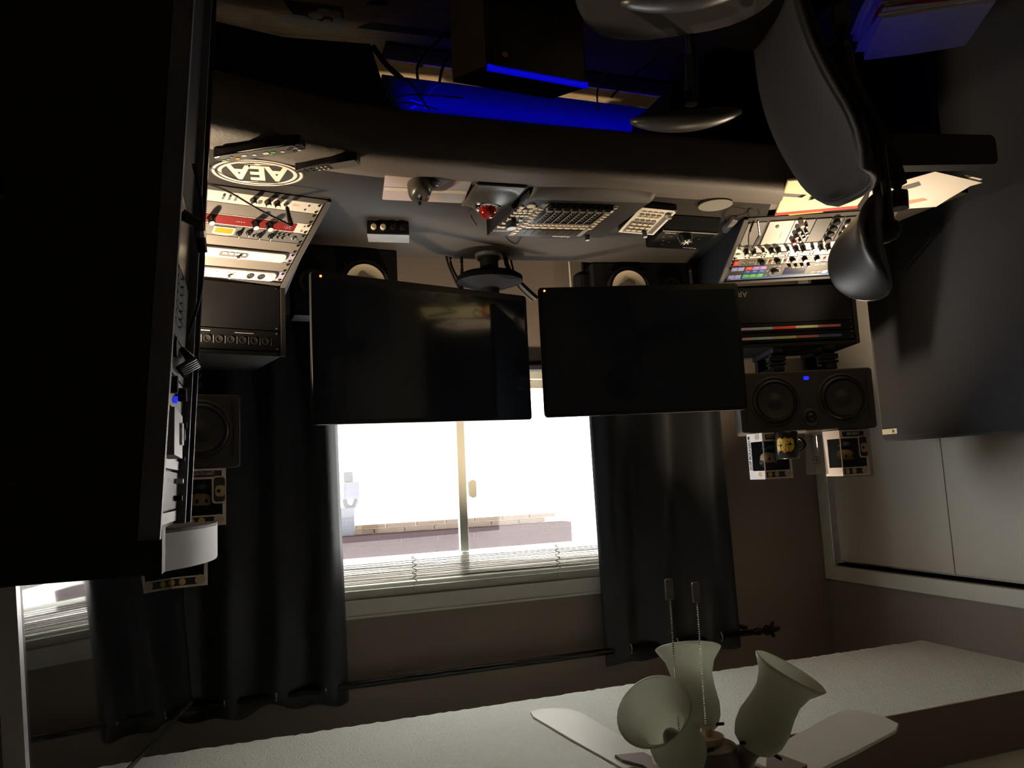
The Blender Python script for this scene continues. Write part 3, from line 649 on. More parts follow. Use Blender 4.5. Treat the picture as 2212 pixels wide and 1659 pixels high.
# left upright part
u = unit('blank_panel', 'black blank panel lettered ARG on the upright front of the left rack cabinet', 'rack panel', fl2, .016, .149, BK, sc=CHR)
part('lettering', M().text(fl2, 'ARGOSY', .395, .030, .021, .0016, w=.115), mat('print_grey', (.28, .26, .24), .5), u, 'grey letters ARG')
fs = (.22, .24, .26)
for k, (b0, cols) in enumerate(((.169, ['y', 'l', 't', 'r', 'g', 'm']), (.205, ['w', 'l', 't', 'g', 'm', 'n']))):
    u = unit('patch_bay', ['black patch bay with a red-centred colour strip in the left rack cabinet', 'black patch bay with a colour strip ending in navy in the left rack cabinet'][k], 'rack unit', fl2, b0-.018, b0+.016, BG, sc=CHR)
    cm = dict(y=(.9, .7, .1), l=(.80, .52, .78), t=(.55, .72, .72), r=(.85, .08, .05), g=(.68, .66, .36), m=(.60, .20, .17), n=(.06, .12, .26), w=(.9, .8, .8))
    a = .488
    for c in cols:
        wd = .010 if c in 'yw' else .083
        a -= wd
        if a < .03: break
        part('label_strip', M().box(fl2, a, a+wd-.001, b0-.004, b0+.005, .001, .0018), mat('strip_'+c, cm[c], .6), u, {'y': 'yellow strip', 'l': 'pink strip', 't': 'teal strip', 'r': 'red strip', 'g': 'olive strip', 'm': 'maroon strip', 'n': 'navy strip', 'w': 'white strip'}[c])
        m = M()
        for i in range(9):
            if wd > .02: m.box(fl2, a+.006+i*.008, a+.0065+i*.008, b0-.002, b0+.003, .0018, .0021)
        if m.v: part('ticks', m, PRD, u)
# ------------------------------------------------------------------ upper loudspeakers on isolation stands
def iso_stand(label, f, w, z0, z1):
    t = thing('isolation_stand', label, 'stand', f(w/2, z0, -.12))
    for a in (w*.29, w*.68):
        part('post', M().box(f, a-.022, a+.022, z0+.02, z1-.02, -.05, -.015), BK, t, bevel=.006)
        for zz in (z0+.035, (z0+z1)/2, z1-.03): part('rubber_ring', M().box(f, a-.030, a+.030, zz-.004, zz+.006, -.058, -.008), BK, t, bevel=.003)
        for d0 in (-.22, ): part('post', M().box(f, a-.022, a+.022, z0+.02, z1-.02, d0, d0+.035), BK, t, bevel=.006)
        part('rail', M().box(f, a-.02, a+.02, z0, z0+.02, -.25, .0), BK, t, bevel=.004)
        part('rail', M().box(f, a-.02, a+.02, z1-.02, z1, -.25, .0), BK, t, bevel=.004)
    pts = [f(w*.29+(w*.39)*k/8, z0+.03-.012*math.sin(math.pi*k/8), -.03) for k in range(9)]
    part('cross_bar', M().tube(pts, .007, 8), BK, t)
    return t
SPK = mat('speaker_shell', (.04, .037, .035), .5, bump=.1, bs=500)
CONE = mat('cone_dark', (.03, .03, .032), .55)
RUB = mat('surround_rubber', (.014, .014, .014), .4)
def speaker3(label, f, w, z0, z1, led=True, ports='LR'):
    t = thing('loudspeaker', label, 'loudspeaker', f(w/2, z0, -.13)); H = z1-z0; g = Fr(f(0, z0, 0), f.U, f.V, f.N)
    m = M(); nq = 0; fr0 = rrect(0, w, 0, H, .012); nq = len(fr0)
    m.v = [g(a, b, 0) for a, b in fr0]+[g(w/2+(a-w/2)*.80, b, -.24) for a, b in fr0]
    m.f = [tuple(range(nq)), tuple(reversed(range(nq, 2*nq)))]+[(i, (i+1) % nq, nq+(i+1) % nq, nq+i) for i in range(nq)]
    part('cabinet', m, SPK, t, bevel=.004)
    r = H*.37
    for a in (w*.235, w*.735):
        o = part('woofer', M().lathe(g, a, H*.49, [(r*1.12, 0), (r*1.12, .002), (r*1.0, .001), (r*.98, -.004)], 40, cap=False), SPK, t, smooth_=True)
        part('surround', M().lathe(g, a, H*.49, [(r*.99, .001), (r*.93, .008), (r*.84, .009), (r*.78, .002)], 40, cap=False), RUB, o, smooth_=True)
        part('cone', M().lathe(g, a, H*.49, [(r*.79, .010), (r*.45, .002), (r*.34, .002), (r*.2, .008), (.001, .010)], 40, cap=False), CONE, o, smooth_=True)
    o = part('tweeter', M().lathe(g, w*.48, H*.78, [(.032, .0), (.030, .003), (.022, .003), (.019, -.0)], 28, cap=False), SPK, t, smooth_=True)
    part('dome', M().ell(g, w*.48, H*.78, 0, .018, .018, .009, 20, 5, 0, 90), RUB, o, smooth_=True)
    for a in (.018, w-.028):
        part('port', M().prism(g, rrect(a, a+.012, .02, H-.03, .005), .0002, .001), PRD, t)
    if led:
        part('logo_light', M().prism(g, rrect(w*.50-.014, w*.50+.005, H*.10, H*.16, .004), .0005, .001), mat('logo_blue', (0, 0, .3), .4, emit=(.01, .02, 1), es=1.6), t, 'glowing blue logo')
    return t, g
fsl = yawfr((-1.690, 2.33, 0), 20, True); fsl.O = fsl.O-fsl.U*.486
iso_stand('black isolation stand under the left loudspeaker', fsl, .486, 1.179, 1.268)
spl, gl = speaker3('black three-way loudspeaker on the left rack cabinet, glowing blue logo', fsl, .486, 1.269, 1.487)
fsr = yawfr((.0035, 2.42, 0), -14, True)
iso_stand('black isolation stand under the right loudspeaker', fsr, .48, 1.204, 1.318)
spr, gr = speaker3('black three-way loudspeaker on the right, half hidden by the tall rack', fsr, .48, 1.319, 1.534, led=False)
# lower loudspeakers behind the desk with pale cones
CREAM = mat('cone_cream', (.80, .68, .48), .6)
def speaker2(label, f, w, z0, z1, ca, cb, ca2):
    t = thing('loudspeaker', label, 'loudspeaker', f(w/2, z0, -.1)); g = Fr(f(0, z0, 0), f.U, f.V, f.N); H = z1-z0
    part('cabinet', M().box(g, 0, w, 0, H, -.10, 0), BK, t, bevel=.004)
    o = part('woofer', M().lathe(g, ca, cb, [(.088, 0), (.088, .004), (.080, .004), (.078, .001)], 40, cap=False), CH, t, smooth_=True)
    part('surround', M().lathe(g, ca, cb, [(.080, .002), (.075, .008), (.069, .003)], 40, cap=False), RUB, o, smooth_=True)
    part('cone', M().lathe(g, ca, cb, [(.070, .012), (.030, .002), (.028, .003), (.012, .009), (.001, .011)], 40, cap=False), CREAM, o, smooth_=True)
    if ca2 is not None:
        o = part('tweeter', M().lathe(g, ca2, cb, [(.050, 0), (.050, .004), (.042, .004), (.02, -.004), (.001, .004)], 30, cap=False), BG, t, smooth_=True)
    for k in range(4):
        q_ = math.pi/4+k*math.pi/2; screw(t, g, ca+.094*math.cos(q_), cb+.094*math.sin(q_), 0, .003, CHR)
    return t
fa = yawfr((-.525, 2.64, 0), -4, True)
speaker2('black bookshelf loudspeaker with a cream cone behind the desk, below the right monitor', fa, .36, DZ+.001, 1.03, .118, .130, .30)
fb = yawfr((-1.70, 2.60, 0), 8, True)
speaker2('black bookshelf loudspeaker with a cream cone behind the desk, below the left monitor', fb, .405, DZ+.001, 1.03, .262, .105, .08)
# ------------------------------------------------------------------ things on the desk
def quad(fl, frt, bl, z=DZ+.0005, zb=None):      # footprint from its front left, front right and back left corners on the desk
    a = P(*fl, 'z', z); b = P(*frt, 'z', z); c = P(*bl, 'z', zb if zb else z)
    f = Fr(a, b-a, c-a); return f, (b-a).length, (c-a).length
def unitfr(f, w, d): return Fr(f.O, f.U/w, f.V/d)
FB = mat('fader_board', (.022, .023, .028), .45, spec=.3, bump=.05, bs=500)
BTN = mat('button_white', (.80, .72, .55), .4)
WRS = mat('wrist_grey', (.085, .08, .076), .6)
f, w_, d_ = quad((1409, 434), (1140, 425), (1300, 515), z=DZ+.022, zb=DZ+.06)
f = unitfr(f, w_, d_)
fp = thing('fader_controller', 'black eight-fader control surface with rows of pale buttons', 'controller', f(w_/2, d_/2, -.02))
b0_ = f
pp = [f(0, -.01, 0), f(w_, -.01, 0), f(w_, d_, 0), f(0, d_, 0)]
m = M(); m.v = [V3((p.x, p.y, DZ+.001)) for p in pp]+pp; m.f = [(0, 1, 2, 3), (4, 7, 6, 5), (0, 4, 5, 1), (1, 5, 6, 2), (2, 6, 7, 3), (3, 7, 4, 0)]
part('body', m, FB, fp, bevel=.003)
ff = P(1408, 415, 'z', DZ); 
def wrist(u, v):
    bow = math.sin(math.pi*u); a = .004+u*(w_-.008); L = .045+.045*bow
    return f(a, .012-v*L, .0006+.002*math.sin(v*math.pi)-.022*v**2.6)
part('wrist_rest', M().grid(wrist, 24, 9), WRS, fp, 'grey bowed wrist rest', smooth_=True, solid=.002)
W8 = w_; D8 = d_; A = lambda u: u*W8; B = lambda v: v*D8
part('fader_field', M().box(f, A(.25), A(.79), B(.12), B(.62), 0, .0008), BG, fp)
for i in range(8):
    x = .275+i*.0665
    part('slot', M().box(f, A(x+.008), A(x+.014), B(.17), B(.56), .0008, .0014), PRD, fp)
    k = part('fader_cap', M().prism(Fr(f(A(x+.011), B(.19), .0008), f.V, f.N, f.U), [(-.016, 0), (.010, 0), (.007, .014), (.0, .011), (-.013, .014)], -.008, .008), BG, fp)
    part('cap_face', M().box(f, A(x+.011)-.0083, A(x+.011)+.0083, B(.19)+.001, B(.19)+.0125, .004, .0155), SIL, k)
    m = M()
    for j in range(8):
        v = .20+j*.048; m.box(f, A(x+.024), A(x+.034), B(v), B(v+.006), .0008, .0012)
    m.box(f, A(x+.045), A(x+.0475), B(.13), B(.62), .0008, .0012)
    part('scale', m, PR, fp)
PNL = mat('panel_grey', (.23, .21, .19), .45)
part('strip_panel', M().box(f, A(.19), A(.78), B(.63), B(.76), 0, .0008).box(f, A(.21), A(.25), B(.14), B(.95), 0, .0008).box(f, A(.785), A(.83), B(.14), B(.97), 0, .0008), PNL, fp, 'grey button strip')
def btn(u, v, wu=.03, hv=.028, t=.004, mm=None):
    part('button', M().prism(Fr(f(A(u), B(v), .0008)), [(0, 0)]*3, 0, 0) if False else M().prism(Fr(f(A(u), B(v), .0008), f.U, f.V), rrect(-wu*W8/2, wu*W8/2, -hv*D8/2, hv*D8/2, .003, 2), 0, t), mm or BTN, fp)
for i in range(16): btn(.27+i*.0325, .655, .018, .03, .003)
for i in range(8): btn(.285+i*.0655, .715, .042, .03)
for v in (.28, .34, .40, .46, .52, .58, .64, .72): btn(.225, v)
for v in (.26, .33, .40, .47, .54, .61, .68, .75, .82, .88): btn(.805, v, .032)
for v in (.20, .27): btn(.225, v-.02, .024, .03)
for j, v in enumerate((.36, .43)):
    for i in range(4): btn(.86+i*.038, v, .031, .034)
for u, v in ((.87, .54), (.97, .52), (.868, .64), (.905, .655), (.975, .63), (.865, .73), (.905, .735), (.950, .73), (.985, .725)): btn(u, v, .03, .036)
for u, v, r in ((.855, .245, .7), (.905, .195, 1.15), (.965, .235, .7), (.87, .30, .7), (.915, .305, .7), (.96, .30, .7)):
    part('button', M().lathe(f, A(u), B(v), [(.0105*r, .0008), (.0105*r, .004), (.008*r, .005)], 18), BTN, fp)
KB = mat('knob_blue_black', (.03, .035, .06), .3)
def bigknob(p, f, a, b, r, h):
    o = part('knob', M().lathe(f, a, b, [(r*1.1, .0008), (r, .003), (r*.92, h)], 22), KB, p)
    part('cap', M().cyl(f, a, b, h, h+.0012, r*.82, n=20), mat('cap_pale_blue', (.6, .68, .85), .3), o)
bigknob(fp, f, A(.93), B(.60), .016, .024); bigknob(fp, f, A(.16), B(.93), .007, .016)
for i in range(8):
    part('scribble_display', M().box(f, A(.262+i*.0655), A(.322+i*.0655), B(.79), B(.93), .0008, .0014), mat('lcd_off', (.03, .028, .026), .4, spec=.2), fp)
part('lettering', M().text(f, 'FADERPORT 8', A(.865), B(.835), .0085, .0008, w=A(.125)).text(f, 'PreSonus', A(.30), B(.955), .009, .0008, w=A(.15), bold=.02), PR, fp)
# small white controller
f, w_, d_ = quad((1462, 452), (1385, 447), (1412, 512), zb=DZ+.045)
f, w_, d_ = quad((1463, 455), (1384, 447), (1411, 507), z=DZ+.020, zb=DZ+.05)
f = unitfr(f, w_, d_)
sc = thing('fader_controller', 'small white single-fader controller beside the big black one', 'controller', f(w_/2, d_/2, 0))
pp = [f(0, 0, 0), f(w_, 0, 0), f(w_, d_, 0), f(0, d_, 0)]
m = M(); m.v = [V3((p.x, p.y, DZ+.001)) for p in pp]+pp; m.f = [(0, 1, 2, 3), (4, 7, 6, 5), (0, 4, 5, 1), (1, 5, 6, 2), (2, 6, 7, 3), (3, 7, 4, 0)]
part('body', m, DK, sc, bevel=.002)
A = lambda u: u*w_; B = lambda v: v*d_
part('top_plate', M().prism(f, [(A(.02), B(.05)), (A(.10), B(0)), (A(1), B(.0)), (A(1), B(1)), (A(0), B(1)), (A(0), B(.05))], 0, .002), WHT, sc, bevel=.0008)
part('fader_recess', M().box(f, A(.07), A(.22), B(.06), B(.95), .002, .0026), GR, sc)
part('slot', M().box(f, A(.13), A(.15), B(.10), B(.9), .0026, .003), PRD, sc)
part('fader_cap', M().box(f, A(.08), A(.21), B(.12), B(.20), .003, .017), SIL, sc, bevel=.002)
part('dark_plate', M().box(f, A(.26), A(.92), B(.50), B(.95), .002, .0026), GR, sc)
for j, v in enumerate((.10, .20, .30, .42)):
    for i in range(4): part('button', M().box(f, A(.30+i*.155), A(.41+i*.155), B(v), B(v+.05), .002, .006), BTN if j % 2 == 0 else PNL, sc, bevel=.0008)
for j, v in enumerate((.55, .68, .81)):
    for i in range(4):
        if j == 2 and i == 0: continue
        part('button', M().box(f, A(.30+i*.155), A(.41+i*.155), B(v), B(v+.06), .0026, .007), BTN, sc, bevel=.0008)
bigknob(sc, f, A(.34), B(.88), .008, .022)
part('lettering', M().text(f, 'FADERPORT', A(.4), B(.03), .003, .0022, w=A(.3)), PINK, sc)
# monitor station
f, w_, d_ = quad((1550, 504), (1432, 497), (1510, 541), z=DZ+.045, zb=DZ+.075)
f = unitfr(f, w_, d_)
ms = thing('monitor_controller', 'black wedge volume controller with one large star-capped knob', 'controller', f(w_/2, d_/2, 0))
pp = [f(0, 0, 0), f(w_, 0, 0), f(w_, d_, 0), f(0, d_, 0)]
m = M(); m.v = [V3((p.x+.0, p.y-(.03 if i < 2 else 0), DZ+.001)) for i, p in enumerate(pp)]+pp; m.f = [(0, 1, 2, 3), (4, 7, 6, 5), (0, 4, 5, 1), (1, 5, 6, 2), (2, 6, 7, 3), (3, 7, 4, 0)]
part('body', m, BG, ms, bevel=.003)
part('edge_trim', M().box(f, 0, w_, -.001, .004, 0, .002), PNL, ms)
kn = part('knob', M().lathe(f, w_*.52, d_*.25, [(.024, .001), (.022, .004), (.019, .024)], 26), BG, ms)
kf = Fr(f(w_*.52, d_*.25, .0242), f.U, f.V)
m = M()
for k in range(3):
    t = k*math.pi/3+.4; d = V3((math.cos(t), math.sin(t), 0)); m.box(Fr(kf.O, kf.U*d.x+kf.V*d.y, kf.V*d.x-kf.U*d.y), -.015, .015, -.0014, .0014, 0, .001)
part('star_cap', m, KW, kn)
m = M()
for u, v in ((.2, .35), (.27, .55), (.35, .3), (.74, .3), (.8, .55), (.68, .6), (.76, .75), (.42, .7), (.86, .35)):
    m.box(f, w_*u, w_*(u+.035), d_*v, d_*v+.0025, .0006, .001)
part('legend', m, PNL, ms)
part('lettering', M().text(f, 'STATION', w_*.72, d_*.1, .006, .0008, w=w_*.2).text(f, 'PreSonus', w_*.1, d_*.86, .006, .0008, w=w_*.25), PR, ms)
# coaster, small silver gadget
p = P(1545, 438, 'z', DZ+.001)
t = thing('coaster', 'round grey woven coaster near the front edge of the desk', 'coaster', p)
part('disc', M().cyl(W0, p.x, p.y, DZ+.001, DZ+.008, .052, n=40), mat('coaster_grey', (.035, .032, .028), .7, bump=1, bs=400, var=.6, vs=260), t, bevel=.002)
part('rim', M().lathe(W0, p.x, p.y, [(.049, DZ+.008), (.0525, DZ+.0085), (.0525, DZ+.010), (.049, DZ+.010)], 40), mat('coaster_rim', (.22, .21, .18), .5), t)
f, w_, d_ = quad((1595, 475), (1582, 472), (1570, 502), z=DZ+.012)
f = unitfr(f, w_, d_)
t = thing('usb_gadget', 'small silver handheld gadget leaning by the left rack cabinet', 'gadget', f(0, 0, 0))
part('body', M().prism(f, rrect(0, .026, 0, d_, .006), -.011, .004), SIL, t, bevel=.002)
part('window', M().box(f, .005, .020, d_*.3, d_*.75, .004, .0046), PNL, t)
# mouse pad and mouse
f, w_, d_ = quad((1022, 383), (832, 373), (1000, 437)); f = unitfr(f, w_, d_)
t = thing('mouse_pad', 'glossy pad with a pale pink and blue picture under the mouse', 'mouse pad', f(w_/2, d_/2, 0))
part('base', M().prism(f, rrect(0, w_, 0, d_, .008), 0, .003), mat('pad_pink', (.50, .38, .34), .2, coat=.4, var=.15, vs=9), t)
part('picture', M().prism(f, [(.004, .004), (w_*.42, .004), (w_*.30, d_-.004), (.004, d_-.004)], .003, .0034), mat('pad_bluegrey', (.40, .40, .42), .2, coat=.4, var=.15, vs=7), t, 'blue-grey picture')
part('picture', M().prism(f, [(w_*.05, .004), (w_*.2, .004), (w_*.42, d_*.55), (w_*.30, d_*.55)], .0034, .0037), mat('pad_mauve', (.42, .27, .25), .2, coat=.4), t, 'mauve streak')
part('picture', M().box(f, .003, w_-.003, d_*.48, d_*.60, .0037, .004), mat('pad_cream', (.75, .62, .5), .15, coat=.5), t, 'cream band')
mp = P(912, 410, 'z', DZ+.02); f = yawfr((mp.x, mp.y, DZ+.004), 8)
t = thing('mouse', 'dark sculpted ergonomic mouse on the glossy pad', 'mouse', f(0, 0, 0))
MO = mat('mouse_shell', (.06, .052, .045), .3)
def mfn(u, v):
    th = u*2*math.pi; ph = v*math.pi/2; c, s = math.cos(th), math.sin(th)
    k = 1-.38*math.exp(-((th-math.pi*.98)/.42)**2)*(1-.3*v)
    q_ = math.cos(ph)**.45
    return f(.037*c*q_*k+.004, .058*s*q_, .048*math.sin(ph)*(1-.18*s*s))
part('shell', M().grid(mfn, 40, 12, True), MO, t, smooth_=True)
part('thumb_rest', M().ell(f, -.030, -.030, .010, .018, .024, .010, 16, 7), MO, t, smooth_=True)
part('wheel', M().cyl(Fr(f(.004, .045, .034), f.V, f.N, f.U), 0, 0, -.004, .004, .010, n=16), BG, t)
# trackball
f, w_, d_ = quad((1140, 396), (1029, 389), (1100, 442)); f = unitfr(f, w_, d_)
t = thing('trackball', 'silver square trackball with a sparkling red ball', 'trackball', f(w_/2, d_/2, 0))
TB = mat('trackball_grey', (.085, .08, .07), .35, metal=.2)
def tfn(u, v):
    x, y_ = u*2-1, v*2-1; dd = max(abs(x), abs(y_)); r = math.hypot(x, y_-.25)
    return f(u*w_, v*d_, .010+.024*max(0, 1-r)**.8 + .0)
part('base', M().grid(tfn, 21, 21), TB, t, smooth_=True, solid=.006)
tc = f(w_*.55, d_*.72, 0)
tf = Fr(tc, f.U, f.V)
part('scroll_ring', M().lathe(tf, 0, 0, [(.040, .018), (.041, .026), (.036, .036), (.029, .034), (.028, .028)], 36, cap=False), CHR, t, smooth_=True)
part('ball', M().ell(tf, 0, 0, .038, .0275, .0275, .0275, 28, 15), mat('ball_red', (.28, .008, .004), .12, var=.5, vs=500, coat=1), t, smooth_=True)
m = M()
for k in range(18): q_ = k*math.pi/9; m.ell(tf, .034*math.cos(q_), .034*math.sin(q_), .037, .0022, .0022, .002, 6, 4)
part('ring_beads', m, CHR, t)
# small knob box
f, w_, d_ = quad((883, 479), (792, 476), (883, 500)); f = unitfr(f, w_, d_)
t = thing('headphone_amplifier', 'small black box with four knobs and a pale top at the back of the desk', 'amplifier', f(w_/2, d_/2, 0))
hf = Fr(f(0, 0, 0), f.U, (0, 0, 1)); hf.N = f.U.cross(V3((0, 0, 1))).normalized()
part('case', M().box(f, 0, w_, .0, .085, 0, .042), BG, t, bevel=.002)
part('top_plate', M().box(f, 0, w_, .002, .083, .042, .0435), mat('amp_top', (.13, .125, .115), .4, metal=.3), t)
for u, cc in ((.15, BG), (.38, BG), (.62, BTN), (.84, BTN)):
    part('knob', M().lathe(hf, w_*u, .021, [(.009, 0), (.0085, .012), (.007, .013)], 14), cc, t)
single('usb_cable', M().tube(smooth([P(1120, 455, 'z', DZ+.02), P(1090, 478, 'z', DZ+.01), P(1085, 500, 'z', DZ+.006), P(1100, 522, 'z', DZ+.005), P(1118, 527, 'z', DZ+.005), P(1127, 512, 'z', DZ+.02)], 6), .0022, 6), CAB, 'black cable curling behind the right corner of the big fader controller', 'cable', smooth_=True)
single('usb_cable', M().tube(smooth([P(1024, 448, 'z', DZ+.01), P(1014, 462, 'z', DZ+.005), P(1020, 475, 'z', DZ+.004), P(1028, 488, 'z', DZ+.004)], 6), .002, 6), CAB, 'short thin cable behind the trackball', 'cable', smooth_=True)
# round sticker with letters
pc_ = P(557, 374, 'z', DZ+.001); pr = P(647, 378, 'z', DZ+.001); pt = P(557, 345, 'z', DZ+.001); pb = P(557, 402, 'z', DZ+.001)
f = yawfr(pc_, 4); rx = .118; ry = .090
f = Fr(pc_, f.U*rx, f.V*ry, (0, 0, 1))
t = thing('sticker', 'round black sticker lettered AEA in cream on the right of the desk', 'sticker', pc_)
part('disc', M().cyl(f, 0, 0, 0, .0006, 1, n=48), mat('sticker_black', (.03, .026, .022), .35), t)
CRM = mat('sticker_cream', (.85, .72, .58), .4)
m = M()
m.lathe(f, 0, 0, [(.96, .0008), (.90, .0008)], 56, cap=False).lathe(f, 0, 0, [(.84, .0008), (.76, .0008)], 56, cap=False)
part('ring', m, CRM, t, 'cream double ring')
m = M().text(f, 'AEA', -.66, -.50, 1.0, .0011, w=1.32, bold=.035)
m.add([f(a, b, .0011) for a, b in ((-.5, -.66), (.06, -.72), (.0, -.64), (.5, -.70), (-.08, -.58), (-.02, -.65))], [(0, 1, 2), (2, 3, 4), (2, 4, 5)])
m.add([f(a, b, .0011) for a, b in ((-.5, .70), (-.02, .62), (.02, .68), (.5, .66), (.04, .58), (-.04, .64))], [(0, 1, 2), (2, 3, 4), (4, 5, 2)])
part('lettering', m, CRM, t, 'cream letters AEA')
# remotes
def remote(name, label, p0, p1, z, w0, w1, cols, label2=None):
    a = P(*p0, 'z', z); b = P(*p1, 'z', z); U = (b-a); L = U.length; U.normalize(); g = Fr(a, U, V3((-U.y, U.x, 0)), (0, 0, 1))
    t = thing(name, label, 'remote control', g(L/2, 0, -z+DZ))
    n = 14; pts = []
    for k in range(n+1): u = k/n; pts.append((u*L, -(w0+(w1-w0)*u)*(math.sin(math.pi*min(max(u*1.0, .04), .96))**.28)/2))
    pts2 = [(a_, -b_) for a_, b_ in reversed(pts)]
    part('body', M().prism(g, pts+pts2, -(z-DZ)+.001, 0), mat('remote_black', (.022, .02, .02), .35), t, bevel=.004)
    return t, g, L
t, g, L = remote('remote_control', 'long black remote with rounded end and small coloured keys beside the sticker', (655, 318), (466, 345), DZ+.028, .055, .042, None)
part('face', M().prism(g, rrect(.012, L-.015, -.019, .019, .014), .0003, .0012), mat('remote_face', (.09, .085, .08), .4), t, 'grey key face')
kc = dict(w=(.6, .58, .52), g=(.12, .4, .08), y=(.6, .4, .05), b=(.12, .25, .4), k=(.02, .02, .02), r=(.45, .1, .03))
for u, v, c_, s_ in ((.06, .008, 'w', 1), (.07, -.006, 'b', 1), (.12, .010, 'k', 1.2), (.12, -.008, 'k', 1.2), (.16, 0, 'k', 1.2), (.24, .004, 'w', 1.2), (.34, 0, 'g', 1.4), (.38, .008, 'g', 1), (.42, .0, 'w', 1.8), (.55, .0, 'w', 1.2), (.66, -.004, 'w', 1.5), (.76, .006, 'y', 1.3), (.80, -.006, 'r', 1), (.86, .002, 'b', 1), (.92, .006, 'g', 1.3)):
    part('key', M().prism(Fr(g(L*u, v, .0012), g.U, g.V), rrect(-.004*s_, .004*s_, -.003*s_, .003*s_, .002, 2), 0, .0015), mat('key_'+c_, kc[c_], .5), t)
t, g, L = remote('remote_control', 'narrow black remote with a slanted grey head, left of the long one', (775, 350), (640, 372), DZ+.024, .045, .032, None)
part('face', M().box(g, .004, L*.42, -.018, .018, .0003, .0014), mat('remote_grey', (.10, .095, .09), .35), t, 'grey head', bevel=.0005)
for u in (.50, .57, .64, .74, .84):
    for v in (-.008, .006): part('key', M().cyl(g, L*u, v, .0003, .002, .0028, n=8), MATS['key_w'] if u < .7 else MATS['key_k'], t)
# yellow pad and papers
YEL = mat('pad_yellow', (.88, .84, .50), .6)
PAP = mat('paper_white', (.78, .74, .68), .7)
f, w_, d_ = quad((1880, 392), (1702, 390), (1852, 452), z=DZ+.002); g = unitfr(f, w_, d_)
a = P(1702, 390, 'z', DZ+.006); b = P(1674, 464, 'z', DZ+.006); c = P(1850, 448, 'z', DZ+.006)
g = Fr(c+(a-b)*1.0, (b-c), (b-a)); wl = g.U.length; dl = g.V.length; g = Fr(g.O, g.U/wl, g.V/dl, (0, 0, 1))
t = thing('notebook', 'yellow legal pad with a red binding on the left of the desk', 'notebook', g(wl/2, dl/2, 0))
part('cover', M().box(g, .0, wl, .0, dl, -.005, -.001), mat('pad_card', (.45, .33, .2), .7), t)
part('page', M().box(g, .002, wl-.002, .002, dl-.004, -.001, .001), YEL, t)
part('page', M().box(g, .003, wl-.004, .004, dl-.004, .001, .0016), YEL, t)
part('binding', M().box(g, -.001, wl+.001, dl-.022, dl+.001, -.001, .003), mat('binding_red', (.65, .03, .02), .5), t, 'red binding')
part('tab', M().prism(g, [(wl*.45, dl), (wl*.88, dl), (wl*.80, dl+.03), (wl*.38, dl+.03)], -.004, -.003), mat('tab_yellow', (.85, .65, .05), .6), t, 'bright yellow leaf')
a = P(1655, 470, 'z', DZ+.002)
gg = Fr(a+V3((-.04, 0, 0)), g.U, g.V, (0, 0, 1))
single('paper', M().box(g, wl*.15, wl*1.09, dl*.3, dl*1.07, -.0085, -.006), PAP, 'cream printed sheet sticking out from under the yellow pad', 'paper')
pn0 = P(1747, 432, 'z', DZ+.012); pn1 = P(1785, 412, 'z', DZ+.014)
t = thing('pen', 'dark pen lying on the yellow pad', 'pen', pn0)
part('barrel', M().tube([pn0+(pn1-pn0)*.2, pn1+(pn1-pn0)*.9], .005, 10), BG, t)
part('tip', M().tube([pn0, pn0+(pn1-pn0)*.2], [.001, .005], 10), BG, t)
def sheet(pts, z, label, grp=None, m_=PAP, name='paper'):
    ps = [P(x, y_, 'z', z) for x, y_ in pts]; m = M(); n = len(ps)
    m.v = ps+[p+V3((0, 0, .0012)) for p in ps]; m.f = [tuple(range(n)), tuple(reversed(range(n, 2*n)))]+[(i, (i+1) % n, n+(i+1) % n, n+i) for i in range(n)]
    return single(name, m, m_, label, 'paper', grp)
sheet([(2085, 378), (2105, 382), (2000, 425), (1925, 405)], DZ+.006, 'white sheet poking out at the left end of the paper pile, lowest corner')
sheet([(2100, 381), (2122, 386), (2030, 440), (1940, 420)], DZ+.009, 'white sheet poking out at the left end of the paper pile, second corner')
p1 = sheet([(2020, 370), (2122, 394), (2090, 403), (2022, 446), (1870, 456), (1880, 410)], DZ+.013, 'large white sheet with a grey stamp on top of the pile behind the chair')
z = DZ+.0146
ps = [P(x, y_, 'z', z) for x, y_ in ((1940, 405), (1985, 392), (1990, 400), (1975, 405), (1945, 412))]
part('stamp', M().add(ps, [(0, 1, 2, 3, 4)]), GR, p1, 'grey stamp', fix=False)
ps = [P(x, y_, 'z', z) for x, y_ in ((1945, 436), (1995, 428), (2005, 432), (1950, 444))]
part('stamp', M().add(ps, [(0, 1, 2, 3)]), PINK, p1, 'pale print', fix=False)
